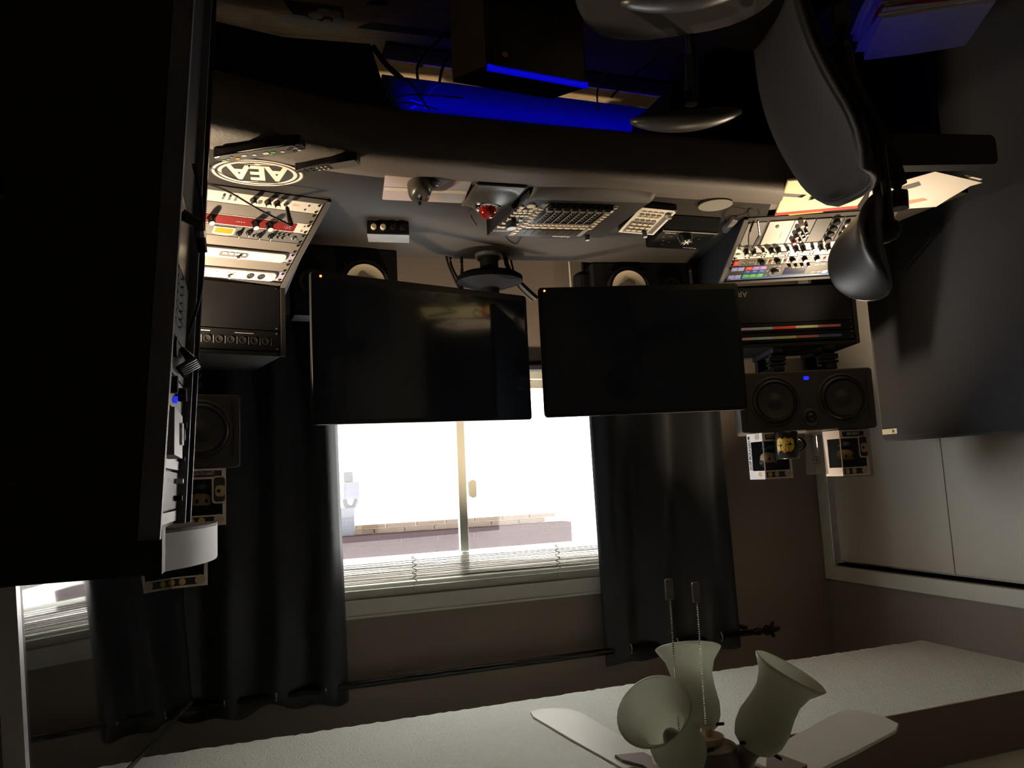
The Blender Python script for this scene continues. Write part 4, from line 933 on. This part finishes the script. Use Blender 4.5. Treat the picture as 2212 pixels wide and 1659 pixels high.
# lower paper pile on a low box by the screen panel
lbx = thing('storage_box', 'low dark box on the floor carrying loose papers beside the fabric panel', 'box', (-1.98, 1.66, 0))
part('carcass', M().box(W0, -2.20, -1.74, 1.44, 1.90, .0125, .19), BK, lbx, bevel=.004)
part('lid', M().box(W0, -2.21, -1.73, 1.43, 1.91, .19, .205), DK, lbx, bevel=.004)
ctr = V3((-1.985, 1.665, .206)); zz = .2065
for k in range(12):
    yw = 28+random.uniform(-7, 7); f = yawfr((ctr.x+random.uniform(-.015, .015), ctr.y+random.uniform(-.015, .015), zz), yw)
    c_ = mat('folder_red', (.45, .02, .02), .6) if k == 8 else (mat('paper_grey', (.55, .54, .56), .8) if k % 2 else PAP)
    hx = .155; hy = .12
    th = .010 if k % 3 else .004
    lab = 'red folder within the pile of papers on the low box' if k == 8 else ('%s sheet from the top of the paper pile on the low box' % ['topmost', 'second', 'third', 'fourth', 'fifth', 'sixth', 'seventh', 'eighth', 'ninth', 'tenth', 'eleventh', 'lowest'][11-k])
    single('folder' if k == 8 else 'paper', M().prism(f, [(-hx, -hy), (hx-.01*random.random(), -hy), (hx, 0), (hx-.012*random.random(), hy), (0, hy+.008*random.random()), (-hx, hy)], 0, th-.0005), c_, lab, 'folder' if k == 8 else 'paper', None if k in (8, 11) else 'papers piled on the low box')
    zz += th
# ------------------------------------------------------------------ fabric screen panel
NV = mat('panel_fabric', (.024, .028, .039), .9, bump=.5, bs=700, var=.12, vs=300, sheen=.2)
gb = thing('acoustic_panel', 'tall navy-grey fabric screen panel standing in front of the closet', 'screen panel', (-2.35, 1.95, 0))
part('fabric', M().box(W0, -2.395, -2.318, 1.22, 2.335, .02, 1.535), NV, gb, bevel=.02)
part('foot', M().box(W0, -2.44, -2.26, 1.66, 1.72, .012, .03).box(W0, -2.44, -2.26, 2.2, 2.26, .012, .03), BK, gb)
part('tag', M().box(W0, -2.3178, -2.3165, 2.245, 2.315, 1.488, 1.508), mat('tag_cream', (.75, .68, .5), .6), gb, 'small cream tag')
part('tag_mark', M().cyl(Fr((-2.3165, 2.262, 1.498), (0, 1, 0), (0, 0, 1), (1, 0, 0)), 0, 0, 0, .0008, .006), GR, gb)
# ------------------------------------------------------------------ on the left loudspeaker
BXW = mat('carton_white', (.72, .64, .60), .5); BXK = mat('carton_black', (.02, .018, .018), .4)
CLR = mat('clear_plastic', (.03, .033, .036), .06, alpha=.10)
SKIN = mat('figure_tan', (.50, .36, .20), .6); HAIR = mat('figure_hair', (.03, .022, .018), .6); GLD = mat('print_gold', (.60, .42, .12), .5)
GT = mat('figure_guitar', (.12, .20, .18), .4)
def figure_box(label, x, y_, z, yaw, side_text=None, front_text='', w=.115, h=.163, d=.092, gw=1, pic=False):
    f = yawfr((x, y_, z), yaw, True)      # origin = front right bottom corner of the box
    f.O = f.O-f.U*w
    t = thing('figure_box', label, 'toy box', f(w/2, 0, -d/2))
    t0 = .0012; lo = .030; hi = h-.030
    # shell: floor, top, back, borders (window open at the front and on the right side)
    m = M().box(f, 0, w, 0, lo, -t0, 0).box(f, 0, w, hi, h, -t0, 0).box(f, 0, .010, lo, hi, -t0, 0).box(f, w-.004, w, lo, hi, -t0, 0)
    m.box(f, w-t0, w, 0, lo, -d, -t0).box(f, w-t0, w, hi, h, -d, -t0).box(f, w-t0, w, lo, hi, -d, -d+.022)
    m.box(f, 0, t0, 0, h, -d, -t0).box(f, t0, w-t0, h-t0, h, -d, -t0).box(f, t0, w-t0, 0, t0, -d, -t0)
    part('carton', m, BXW, t, 'white printed carton', fix=False)
    part('backing', M().box(f, .002, w-.002, .002, h-.002, -d, -d+.002).box(f, .0015, .003, .002, h-.002, -d, -.002), BXK, t, 'black inner card')
    part('window', M().box(f, .010, w-.004, lo, hi, -.0006, 0).box(f, w-.0006, w, lo, hi, -d+.022, -.0006), CLR, t, 'clear window', fix=False)
    cx = w*.55
    fg = part('figure', M().ell(f, cx, .092, -d*.5, .030, .024, .024, 18, 9, e=.8), SKIN, t, 'figurine with oversized head', smooth_=True)
    part('hair', M().ell(f, cx, .104, -d*.54, .034, .020, .026, 16, 7), HAIR, fg, smooth_=True)
    part('body', M().ell(f, cx, .054, -d*.5, .015, .018, .010, 12, 7), BXK, fg)
    for s in (-1, 1):
        part('eye', M().ell(f, cx+s*.013, .092, -d*.5+.0235, .005, .006, .002, 10, 5), PRD, fg)
        part('leg', M().box(f, cx+s*.008-.005, cx+s*.008+.005, .032, .045, -d*.5-.006, -d*.5+.006), BXK, fg, bevel=.002)
    part('guitar', M().ell(f, cx-.004, .050, -d*.5+.013, .014, .009, .003, 12, 5).box(f, cx+.006, cx+.034, .052, .056, -d*.5+.011, -d*.5+.014), GT, fg)
    part('top_print', M().box(f, .012, w-.006, h-.026, h-.006, 0, .0004), BXK, t, 'black top band')
    lg = part('logo', M().cyl(f, .020, h-.018, .0004, .001, .014, n=24), mat('logo_pale', (.55, .45, .42), .5), t, 'round pale logo')
    part('lettering', M().text(f, 'POP!', .008, h-.024, .011, .0012, w=.025, bold=.03), GLD, lg, 'gold letters')
    part('top_badge', M().cyl(f, w-.020, h-.016, .0004, .0009, .009, n=20).cyl(f, w-.048, h-.016, .0004, .0009, .009, n=20), GLD, t, 'gold badges')
    part('name_plate', M().box(f, .012, w-.012, .006, .024, 0, .0004), BXK, t, 'black name band')
    part('lettering', M().text(f, front_text, w*.28, .008, .011, .0007, w=w*.58) if front_text else dashes(M(), f, w*.28, .009, .0006, 7, .006, .009, .002), BXW, t)
    if pic:
        part('portrait', M().prism(f, rrect(.001, w*.34, .022, h*.62, .010), .0002, .0008), mat('print_cream', (.62, .52, .44), .5), t, 'pale outlined drawing')
        pp_ = part('portrait', M().prism(f, rrect(.003, w*.30, .026, h*.59, .009), .0009, .0012), HAIR, t, 'drawn dark hair')
        part('face', M().prism(f, rrect(.002, w*.26, h*.30, h*.50, .010), .0013, .0016), SKIN, pp_)
        part('eye', M().cyl(f, w*.18, h*.40, .0016, .002, .0055), PRD, pp_)
    if side_text:
        sf = Fr(f(w, h-.034, -d+.019), (0, 0, -1), f.N*-1, f.U)       # reads downward on the right-hand side
        part('lettering', M().text(sf, side_text, .0, .0, .0145, .0006, w=h*.64, bold=.03), PRD, t, 'black letters DUFF MCKAGAN')
        part('emblem', M().lathe(Fr(f(w+.0006, .014, -d+.012), f.N, f.V, f.U), 0, 0, [(.0065, 0), (.0065, .0004), (.0045, .0004), (.0045, 0)], 16), PRD, t)
        part('print', M().prism(Fr(f(w+.0006, .012, -.030), f.N, f.V, f.U), [(-.012, .0), (-.009, -.010), (.009, -.010), (.012, 0), (.010, .010), (-.010, .010)], 0, .0004), SKIN, t, 'tan face print')
        part('print', M().cyl(Fr(f(w+.0006, h-.018, -.030), f.N, f.V, f.U), 0, 0, 0, .0005, .009), GLD, t)
    return t
SZ = 1.4885
q = P(1646, 944, 'y', 2.27)
figure_box('boxed figurine lettered DUFF MCKAGAN on its side, on the left loudspeaker', q.x, 2.27, SZ, 2, 'DUFF MCKAGAN', 'DUFF MCKAGAN')
q = P(1787, 940, 'y', 2.27)
fb3 = figure_box('boxed figurine in a clear protector at the left end of the left loudspeaker', q.x, 2.21, SZ+.002, 4, None, '', pic=True)
f = yawfr((q.x, 2.21, SZ), 4, True); f.O = f.O-f.U*.121
m = M().box(f, -.004, .125, .0, .001, -.100, .006).box(f, -.004, .125, .0, .170, .005, .006).box(f, .124, .125, 0, .17, -.1, .005).box(f, -.004, -.003, 0, .17, -.1, .005)
single('display_case', m, CLR, 'clear plastic protector around the boxed figurine at the left end', 'case', fix=False)
# mug
q = P(1699, 960, 'y', 2.235); mg = thing('mug', 'black mug with bulging yellow lettering on the left loudspeaker', 'mug', (q.x, 2.235, SZ))
part('cup', M().lathe(W0, q.x, 2.235, [(.036, SZ), (.040, SZ+.004), (.0405, SZ+.094), (.038, SZ+.096), (.0365, SZ+.092), (.036, SZ+.01), (.001, SZ+.008)], 36, cap=False), BG, mg, smooth_=True, fix=False)
hp = [(q.x-.038-.034*math.sin(math.pi*k/12), 2.235-.01*math.sin(math.pi*k/12), SZ+.016+.060*k/12) for k in range(13)]
part('handle', M().tube(hp, .0055, 8), BG, mg, smooth_=True)
MR = .0412
mcx = q.x
mcy = lambda a, b, c: V3((mcx+(MR+c)*math.sin(a/MR+.80), 2.235-(MR+c)*math.cos(a/MR+.80), SZ+b))
bl_ = [(-.030, .030), (-.022, .022), (-.012, .026), (-.002, .020), (.008, .026), (.018, .020), (.027, .028), (.030, .044), (.028, .060), (.020, .068), (.012, .066), (.004, .076), (-.008, .070), (-.018, .072), (-.028, .062), (-.032, .046)]
m = M(); m.v = [mcy(0, .046, .0004)]+[mcy(a, b, .0004) for a, b in bl_]; m.f = [(0, 1+i, 1+(i+1) % len(bl_)) for i in range(len(bl_))]
for k in range(1): m.v = [mcy(0, .046, .0016)]+[mcy(a, b, .0012) for a, b in bl_]
part('logo', m, mat('logo_orange', (.75, .28, .03), .5), mg, 'orange-edged blob logo', fix=False)
part('lettering', M().text(mcy, 'GUNS N', -.027, .049, .016, .0024, w=.054, bold=.04).text(mcy, 'ROSES', -.027, .028, .016, .0024, w=.052, bold=.04), mat('logo_yellow', (.8, .7, .1), .5), mg, 'yellow bubble letters', fix=False)
# glass with printed emblem
q = P(1762, 985, 'y', 2.25); gx = q.x
gt = thing('pint_glass', 'clear printed pint glass between the mug and the boxed figurine', 'glass', (gx, 2.25, SZ))
GLS = mat('drinking_glass', (.03, .032, .034), .04, alpha=.16)
part('tumbler', M().lathe(W0, gx, 2.25, [(.030, SZ), (.031, SZ+.012), (.038, SZ+.155), (.0365, SZ+.155), (.029, SZ+.014), (.001, SZ+.013)], 32, cap=False), GLS, gt, smooth_=True, fix=False)
part('base', M().cyl(W0, gx, 2.25, SZ+.001, SZ+.011, .029, n=28), mat('glass_base', (.3, .3, .28), .05, alpha=.4), gt)
gf0 = Fr((gx, 2.25, SZ), (.79, .61, 0), (0, 0, 1)); gf0.N = V3((.61, -.79, 0)); gf = Fr(gf0(0, 0, .0375), gf0.U, gf0.V, gf0.N)
m = M().text(gf, 'VIENNA', -.024, .060, .009, .0, w=.028)
for k in range(12):
    t_ = k*math.pi/6; m.box(Fr(gf(.0, .105, 0), gf.U*math.cos(t_)+gf.V*math.sin(t_), gf.V*math.cos(t_)-gf.U*math.sin(t_), gf.N), .009, .015, -.002, .002, 0, .0005)
part('emblem', m.cyl(gf, .0, .105, 0, .0005, .006), GR, gt, 'dark wheel emblem')
# ------------------------------------------------------------------ on the right loudspeaker
SZ2 = 1.5355
q = P(490, 1060, 'y', 2.38)
figure_box('boxed figurine on the right loudspeaker, portrait on its left corner', q.x+.115, 2.38, SZ2, -12, None, 'LEMMY KILMISTER', pic=True)
figure_box('boxed figurine hidden behind the tall rack, carrying another', q.x+.236, 2.355, SZ2, -12, None, '')
q2 = P(450, 1240, 'y', 2.37)
figure_box('boxed figurine stacked higher, above the other boxes on the right', q2.x+.115, 2.37, SZ2+.165, -12, None, '', pic=True)
# ------------------------------------------------------------------ tall rack at the right, seen along its face
tr = thing('tall_rack', 'tall black equipment rack at the right, its face seen edge-on', 'rack', (.3, 1.4, 0))
near = lambda px, py: P(px, py, 'y', 1.18)
far = lambda px, py: P(px, py, 'y', 1.62)
NB, NT = near(412, 100), near(345, 1166); FB_, FT = far(456, 262), far(413, 1126)
zt = 1.655
def line(a, b, z): t = (z-a.z)/(b.z-a.z); return V3((a.x+(b.x-a.x)*t, a.y, z))
n0, n1 = line(NB, NT, .02), V3((NT.x, NT.y, NT.z)); f0, f1 = line(FB_, FT, .02), V3((FT.x, FT.y, FT.z))
m = M(); dx = V3((.55, 0, 0))
vs = [n0, n1, f1, f0]
RK = mat('rack_black', (.009, .009, .009), .6)
m.v = [p+V3((.028, 0, 0)) for p in vs]+[V3((.60, p.y, p.z)) for p in vs]; m.f = [(0, 1, 2, 3), (7, 6, 5, 4), (0, 4, 5, 1), (1, 5, 6, 2), (2, 6, 7, 3), (3, 7, 4, 0)]
part('carcass', m, RK, tr)
part('upper_case', M().box(W0, .128, .62, 1.44, 1.50, 1.60, 1.735), RK, tr)
ALU = mat('rack_rail', (.13, .14, .165), .5)
def post(a, b, wy, wx, mt, nm='upright'):
    m = M(); m.v = [a, a+V3((wx, 0, 0)), a+V3((wx, wy, 0)), a+V3((0, wy, 0)), b, b+V3((wx, 0, 0)), b+V3((wx, wy, 0)), b+V3((0, wy, 0))]
    m.f = [(0, 1, 2, 3), (4, 7, 6, 5), (0, 4, 5, 1), (1, 5, 6, 2), (2, 6, 7, 3), (3, 7, 4, 0)]
    return part(nm, m, mt, tr)
post(n0, n1, .022, .03, ALU); post(f0+V3((0, -.025, 0)), f1+V3((0, -.025, 0)), .025, .03, BG)
post(f0+V3((.006, -.075, 0)), f1+V3((.006, -.075, 0)), .014, .02, ALU, 'inner_rail')
# units on its face: build in the face frame (u along depth, v up)
fx = lambda y_, z: (lambda p, q: V3((p.x+(q.x-p.x)*(y_-n0.y)/(f0.y-n0.y), y_, z)))(line(n0, n1, z), line(f0, f1, z))
def tr_unit(label, z0, z1, mt, rim=None):
    t = thing('rack_gear', label, 'rack unit', fx(1.4, z0)+V3((.02, 0, 0)))
    pp = [fx(1.205, z0), fx(1.54, z0), fx(1.54, z1), fx(1.205, z1)]; o = V3((.018, 0, 0))
    m = M(); m.v = [p+o for p in pp]+[p+o*1.9 for p in pp]; m.f = [(0, 1, 2, 3), (7, 6, 5, 4), (0, 4, 5, 1), (1, 5, 6, 2), (2, 6, 7, 3), (3, 7, 4, 0)]
    part('faceplate', m, mt, t); return t
def fk(t, y_, z, r, h, mt=BG):
    p = fx(y_, z)+V3((.018, 0, 0)); part('knob', M().cyl(Fr(p, (0, 1, 0), (0, 0, 1), (-1, 0, 0)), 0, 0, 0, h, r, n=14), mt, t)
PV = mat('paint_grey', (.30, .31, .34), .45)
NX = V3((-1, 0, 0)); ff_ = lambda y_, z: Fr(fx(y_, z), (0, 1, 0), (0, 0, 1), NX)
t = tr_unit('grey plate at the very top of the tall rack', 1.632, 1.650, PV)
t = tr_unit('black unit with a dark screen near the top of the tall rack', 1.565, 1.628, BG); fk(t, 1.50, 1.61, .005, .012); fk(t, 1.50, 1.58, .005, .012, SIL)
t = tr_unit('pale grey unit with a small dark window in the tall rack', 1.462, 1.560, PV); fk(t, 1.47, 1.50, .010, .014); fk(t, 1.51, 1.54, .005, .012); fk(t, 1.51, 1.48, .005, .012)
part('raised_panel', M().box(ff_(1.22, 1.475), 0, .16, 0, .07, -.018, .004), PV, t, 'raised pale panel')
part('window', M().box(ff_(1.32, 1.49), 0, .035, 0, .035, .004, .0055), mat('win_red', (.08, .03, .03), .3), t, 'dark reddish window')
t = tr_unit('black unit with big knobs and a blue lamp in the tall rack', 1.408, 1.458, DK); fk(t, 1.44, 1.432, .012, .016); fk(t, 1.30, 1.432, .014, .016); fk(t, 1.51, 1.432, .005, .012)
part('lamp', M().cyl(Fr(fx(1.40, 1.445)+V3((.018, 0, 0)), (0, 1, 0), (0, 0, 1), NX), 0, 0, 0, .006, .006), mat('lamp_blue', (0, 0, .3), .3, emit=(.02, .04, 1), es=.8), t, 'blue lamp')
t = tr_unit('dark unit with ribbed black dial in the tall rack', 1.345, 1.404, DK)
for i in range(5): part('ridge', M().tube([fx(1.38+.02*i, 1.395)+V3((.012, 0, 0)), fx(1.40+.02*i, 1.375)+V3((-.010, 0, 0)), fx(1.42+.02*i, 1.355)+V3((.012, 0, 0))], .005, 8), BG, t)
fk(t, 1.30, 1.372, .016, .012, BK)
t = tr_unit('dark louvred unit in the middle of the tall rack', 1.225, 1.340, DK)
for i in range(7):
    for j in range(3): part('louvre', M().box(ff_(1.24+.08*j, 1.235+.014*i), 0, .06, 0, .003, -.018, -.012), GR, t)
t = tr_unit('black unit with a chrome-tipped lever in the lower part of the tall rack', 1.10, 1.220, BG)
p = fx(1.36, 1.135)
part('lever', M().tube([p+V3((.018, 0, 0)), p+V3((-.008, .01, .012)), p+V3((-.014, .03, .055))], [.011, .010, .008], 10), BG, t)
part('chrome_tip', M().tube([p+V3((-.0095, .014, .022)), p+V3((-.0105, .018, .032))], .0105, 10), CHR, t)
tr_unit('plain black blank at the foot of the tall rack', .45, 1.096, RK)
c_ = [fx(1.42, 1.02)+V3((.010, 0, 0)), fx(1.42, 1.08)+V3((-.004, 0, 0)), fx(1.44, 1.16)+V3((-.012, 0, 0)), fx(1.48, 1.24)+V3((-.008, 0, 0)), fx(1.50, 1.32)+V3((.012, 0, 0))]
single('patch_cable', M().tube(smooth(c_, 8), .003, 7), CAB, 'thin black cable draped down the face of the tall rack', 'cable', smooth_=True)
# bow-fronted pale box on top
a0 = P(368, 1163, 'y', 1.64); 
bb = thing('bow_front_box', 'pale grey bow-fronted box overhanging the top of the tall rack', 'box', (.2, 1.7, 1.66))
zb = 1.665; pts = []
cxs = [(370, .0), (395, .0), (420, .0), (445, .0), (462, .0), (470, .0), (470, .0)]
def zat(px, py, y_): return P(px, py, 'y', y_)
bow = [(.40, 1.50), (.16, 1.50), (.120, 1.56), (.085, 1.62), (.062, 1.69), (.052, 1.76), (.052, 1.84), (.40, 1.84)]
GP = mat('box_pale_grey', (.62, .64, .68), .6)
bow = [(.40, 1.50)]+[(p.x, p.y) for p in smooth([(x_, y_, 0) for x_, y_ in bow[1:-1]], 5)]+[(.40, 1.84)]
part('shell', M().prism(W0, bow, 1.672, 1.740), GP, bb)
part('base_plate', M().prism(W0, bow, 1.666, 1.672), CH, bb, 'dark underside')
# ------------------------------------------------------------------ wall television
h = .46
e1 = V3((.176, 2.48, 0)); e2 = V3((.3585, 1.528, 0)); U = (e1-e2).normalized(); L = (e1-e2).length   # near to far
f = Fr((e2.x, e2.y, 1.742), (U.x, U.y, 0), (-.075, 0, 1)); f.N = U.cross(f.V).normalized()
if f.N.x > 0: f.N = -f.N
tv = thing('television', 'large glossy television high on the right, reflecting the window blind', 'television', f(L/2, 0, 0))
part('frame', M().box(f, 0, L, 0, h, -.035, 0), BK, tv, bevel=.003)
part('bezel', M().box(f, 0, L, 0, .010, 0, .004).box(f, 0, L, h-.010, h, 0, .004).box(f, 0, .008, .01, h-.01, 0, .004).box(f, L-.008, L, .01, h-.01, 0, .004), BG, tv)
part('screen', M().box(f, .008, L-.008, .010, h-.010, 0, .002), mat('tv_glass', (.004, .004, .005), .03, coat=1, spec=1), tv)
part('side_trim', M().box(f, -.014, 0, 0, h, -.03, .004), mat('tv_trim', (.75, .76, .8), .25, metal=.3), tv, 'silver side edge')
part('mount', M().add([f(L/2-.1, .2, -.035), f(L/2+.1, .2, -.035), f(L/2+.1, .35, -.035), f(L/2-.1, .35, -.035), V3((RX, 1.8, 1.8)), V3((RX, 2.0, 1.8)), V3((RX, 2.0, 1.95)), V3((RX, 1.8, 1.95))], [(0, 1, 2, 3), (4, 7, 6, 5), (0, 4, 5, 1), (1, 5, 6, 2), (2, 6, 7, 3), (3, 7, 4, 0)]), BK, tv)
# ------------------------------------------------------------------ office chair
yawc = 30; d = V3((math.cos(math.radians(yawc)), math.sin(math.radians(yawc)), 0)); l = V3((-d.y, d.x, 0))
cc = V3((-.955, 1.40, 0))
cf = Fr(cc, d, l, (0, 0, 1))                  # a forward, b to its left, c up
ch = thing('office_chair', 'black mesh office chair with headrest turned sideways in front of the desk', 'office chair', cc)
MESH = mat('chair_mesh', (.026, .025, .027), .85, bump=.7, bs=900, var=.1, vs=400)
PAD = mat('chair_pad', (.045, .040, .036), .36)
part('seat', M().prism(cf, [(.25*math.copysign(abs(math.cos(t))**.7, math.cos(t)), .25*math.copysign(abs(math.sin(t))**.7, math.sin(t))) for t in [k*math.pi/16 for k in range(32)]], .42, .49), MESH, ch, bevel=.02)
part('seat_pan', M().prism(cf, [(.24*math.copysign(abs(math.cos(t))**.7, math.cos(t)), .24*math.copysign(abs(math.sin(t))**.7, math.sin(t))) for t in [k*math.pi/16 for k in range(32)]], .385, .42), BG, ch, bevel=.01)
def backfn(u, v):
    t = (u*2-1); z = .56+v*.455
    hw = .235*(1-.12*v)*(1 if v < .8 else math.sqrt(max(.02, 1-((v-.8)/.205)**2*.75)))
    fwd = -.245+.045*math.sin(v*math.pi*.9+.2)-.115*v+.045*t*t
    return cf(fwd, t*hw, z)
part('backrest', M().grid(backfn, 15, 22), MESH, ch, 'grey mesh backrest', smooth_=True, solid=.022)
edge = [backfn(0, k/20) for k in range(21)]+[backfn(k/10, 1) for k in range(1, 10)]+[backfn(1, 1-k/20) for k in range(21)]
part('back_frame', M().tube([p-d*.006 for p in edge], .012, 8), BK, ch, smooth_=True)
part('spine', M().tube(smooth([cf(-.18, 0, .43), cf(-.32, 0, .50), cf(-.33, 0, .75), cf(-.40, 0, .98), cf(-.405, 0, 1.08)], 6), .02, 8), BG, ch)
for b in (-.03, .03): part('headrest_post', M().tube([cf(-.375, b, .95), cf(-.375, b, 1.13)], .0095, 8), BG, ch)
part('headrest_joint', M().ell(cf, -.37, 0, 1.125, .035, .045, .025, 14, 9), BK, ch, smooth_=True)
def headfn(u, v):
    th = u*2*math.pi; ph = math.radians(-88+176*v); c = math.cos(ph)**.55; t = math.sin(ph)
    # long axis across the chair, cross-section a flat oval, sides curling forward
    return cf(-.325+.028*t*t+.030*c*math.cos(th)-.035*(c*math.sin(th))**2, t*.150, 1.160+.105*c*math.sin(th))
part('headrest', M().grid(headfn, 28, 17, True), mat('headrest_vinyl', (.014, .014, .015), .4), ch, 'black padded headrest', smooth_=True)
part('support_bar', M().prism(Fr(cf(-.39, 0, .955), (P(2135, 330, 'y', 1.27)-cf(-.39, 0, .955)).normalized(), (0, 0, 1)), rrect(0, (P(2135, 330, 'y', 1.27)-cf(-.39, 0, .955)).length, -.036, .036, .02), -.02, .02), BK, ch, 'black bar reaching behind the backrest')
for s in (-1, 1):
    b = s*.285
    arc = [cf(-.13+.285*k/8, b+.0*k, .668+.014*math.sin(math.pi*k/8)) for k in range(9)]
    def armfn(u, v, b=b, s=s):
        th = u*2*math.pi; k = v; wd = .040*math.sin(math.pi*min(max(k, .012), .988))**.45
        return cf(-.145+.285*k, b-s*.02*k+wd*math.cos(th), .690+.65*wd*math.sin(th)+.012*math.sin(k*math.pi))
    m = M().grid(armfn, 16, 14, True); m.f += [tuple(range(16)), tuple(range(13*16, 14*16))]
    part('arm_pad', m, PAD, ch, 'glossy black arm pad', smooth_=True)
    part('arm_post', M().tube([cf(-.02, b, .655), cf(-.03, b*.98, .52), cf(-.02, b*.7, .40)], .018, 8), BG, ch)
part('gas_column', M().cyl(cf, 0, 0, .10, .385, .028), BG, ch)
for k in range(5):
    t = k*2*math.pi/5+.3; e = cf(.31*math.cos(t), .31*math.sin(t), .085)
    lg = part('base_leg', M().tube([cf(0, 0, .13), e], [.026, .014], 8), BG, ch)
    wf = Fr(V3((e.x, e.y, .0415)), (math.cos(t+1), math.sin(t+1), 0), (0, 0, 1))
    part('caster', M().cyl(wf, 0, 0, -.02, .02, .029, n=16).tube([e, V3((e.x, e.y, .05))], .006, 6), BG, lg)
# ------------------------------------------------------------------ ceiling fan with three glass shades
FC = P(1532, 1668, 'y', 1.24); fx_, fy_, fz = FC.x, FC.y, FC.z
FM = mat('fan_body', (.22, .18, .16), .45); FBL = mat('fan_blade', (.72, .74, .68), .45)
fan = thing('ceiling_fan', 'pale ceiling fan with glass tulip shades and two pull chains', 'ceiling fan', (fx_, fy_, fz))
part('switch_housing', M().lathe(W0, fx_, fy_, [(.030, fz-.052), (.050, fz-.046), (.056, fz-.02), (.066, fz-.012), (.070, fz+.05), (.05, fz+.06)], 32), FM, fan, 'brown-grey housing', smooth_=False)
part('trim_ring', M().cyl(W0, fx_, fy_, fz-.062, fz-.052, .030, n=28), mat('fan_ring', (.55, .40, .32), .4), fan)
part('finial', M().cyl(W0, fx_, fy_, fz-.075, fz-.062, .010, n=14), mat('brass2', (.55, .5, .35), .3, metal=.8), fan)
part('motor', M().lathe(W0, fx_, fy_, [(.07, fz+.06), (.125, fz+.09), (.145, fz+.13), (.145, fz+.19), (.11, fz+.23), (.03, fz+.25)], 36), FBL, fan, 'pale motor housing')
part('down_rod', M().cyl(W0, fx_, fy_, fz+.25, 2.459, .014, n=14), FBL, fan)
m = M()
for a in (-.035, -.015, .008, .03): m.ell(Fr((fx_+a, fy_-.069, fz+.018), (1, 0, 0), (0, 0, 1)), 0, 0, 0, .004, .004, .002, 8, 5)
part('rivets', m, BK, fan)
GLA = mat('frosted_glass', (.74, .76, .67), .35, trans=0, var=.08, vs=22)
b_ = GLA.node_tree.nodes['Principled BSDF']; b_.inputs['Subsurface Weight'].default_value = 0
tr_ = GLA.node_tree.nodes.new('ShaderNodeBsdfTranslucent'); tr_.inputs[0].default_value = (.85, .88, .78, 1)
mxs = GLA.node_tree.nodes.new('ShaderNodeMixShader'); mxs.inputs[0].default_value = .5
GLA.node_tree.links.new(b_.outputs[0], mxs.inputs[1]); GLA.node_tree.links.new(tr_.outputs[0], mxs.inputs[2])
GLA.node_tree.links.new(mxs.outputs[0], GLA.node_tree.nodes['Material Output'].inputs[0])
SC_ = 1.12
prof = [(.026, 0), (.036, .006), (.044, .022), (.046, .042), (.041, .070), (.040, .090), (.048, .112), (.062, .128), (.066, .133)]
prof = [(r*.95, c*SC_) for r, c in prof]
dirs = [(112, 24), (-32, 44), (214, 30)]
for k, (az, tilt) in enumerate(dirs):
    az = math.radians(az); tl = math.radians(tilt); hd = V3((math.cos(az), math.sin(az), 0))
    ax = hd*math.sin(tl)-V3((0, 0, 1))*math.cos(tl)
    base = V3((fx_, fy_, fz-.035))+hd*.07
    s_ = base+ax*.012; u_ = ax.cross(V3((0, 0, 1))).normalized(); v_ = ax.cross(u_).normalized()
    sf = Fr(s_, u_, v_, ax)
    part('lamp_arm', M().tube([V3((fx_, fy_, fz+.005)), V3((fx_, fy_, fz+.01))+hd*.05, base, base+ax*.02], [.012, .012, .016, .026], 12), FM, fan, smooth_=True)
    sh = part('glass_shade', M().lathe(sf, 0, 0, prof, 36, cap=False), GLA, fan, 'frosted tulip glass shade', smooth_=True, solid=.003, fix=False)
    part('bulb', M().ell(sf, 0, 0, .055, .017, .017, .035, 16, 9), mat('bulb_frost', (.45, .46, .38), .4), sh, 'unlit bulb', smooth_=True)
    for j in range(3):
        tt = j*2.094+.5; p = sf(.034*math.cos(tt), .034*math.sin(tt), .008); q_ = sf(.050*math.cos(tt), .050*math.sin(tt), .008)
        part('thumb_screw', M().tube([p, q_], .003, 7), BK, fan)
for (px0, py0), (px1, py1), s, nm in (((1525, 1570), (1507, 1300), .0, 'a'), ((1460, 1440), (1447, 1295), .0, 'b')):
    top = P(px0, py0, 'y', fy_-.01 if nm == 'a' else fy_-.05); bot = P(px1, py1, 'y', fy_-.01 if nm == 'a' else fy_-.05)
    if nm == 'b': top = bot+V3((0, 0, fz-.02-bot.z))
    bot = V3((top.x, top.y, bot.z))
    n_ = int((top.z-bot.z)/.0042); m = M()
    for i in range(n_): m.ell(W0, top.x, top.y, bot.z+.0042*i+.002, .0019, .0019, .0019, 5, 4)
    part('pull_chain', m, CHR, fan, kind='stuff')
    g_ = Fr((top.x, top.y, bot.z-.035), (1, 0, 0), (0, 0, 1))
    part('pull_weight', M().prism(g_, rrect(-.0075, .0075, 0, .036, .004), -.003, .003), mat('pendant_grey', (.35, .35, .37), .3, metal=.6), fan, 'grey metal pendant', bevel=.0015)
bt = P(1130, 1508, 'z', fz+.12); az0 = 86
for k in range(5):
    az = math.radians(az0+72*k); hd = V3((math.cos(az), math.sin(az), 0)); sd = V3((-math.sin(az), math.cos(az), .10)).normalized()
    bf = Fr((fx_, fy_, fz+.052), hd, sd)
    part('blade_iron', M().prism(bf, [(.12, -.02), (.20, -.012), (.24, -.035), (.27, -.035), (.27, .035), (.24, .035), (.20, .012), (.12, .02)], -.004, .002), FM, fan)
    part('blade', M().prism(bf, [(.21, -.05), (.40, -.062), (.60, -.068), (.645, -.055), (.66, -.02), (.66, .02), (.645, .055), (.60, .068), (.40, .062), (.21, .05)], .002, .009), FBL, fan, bevel=.002)
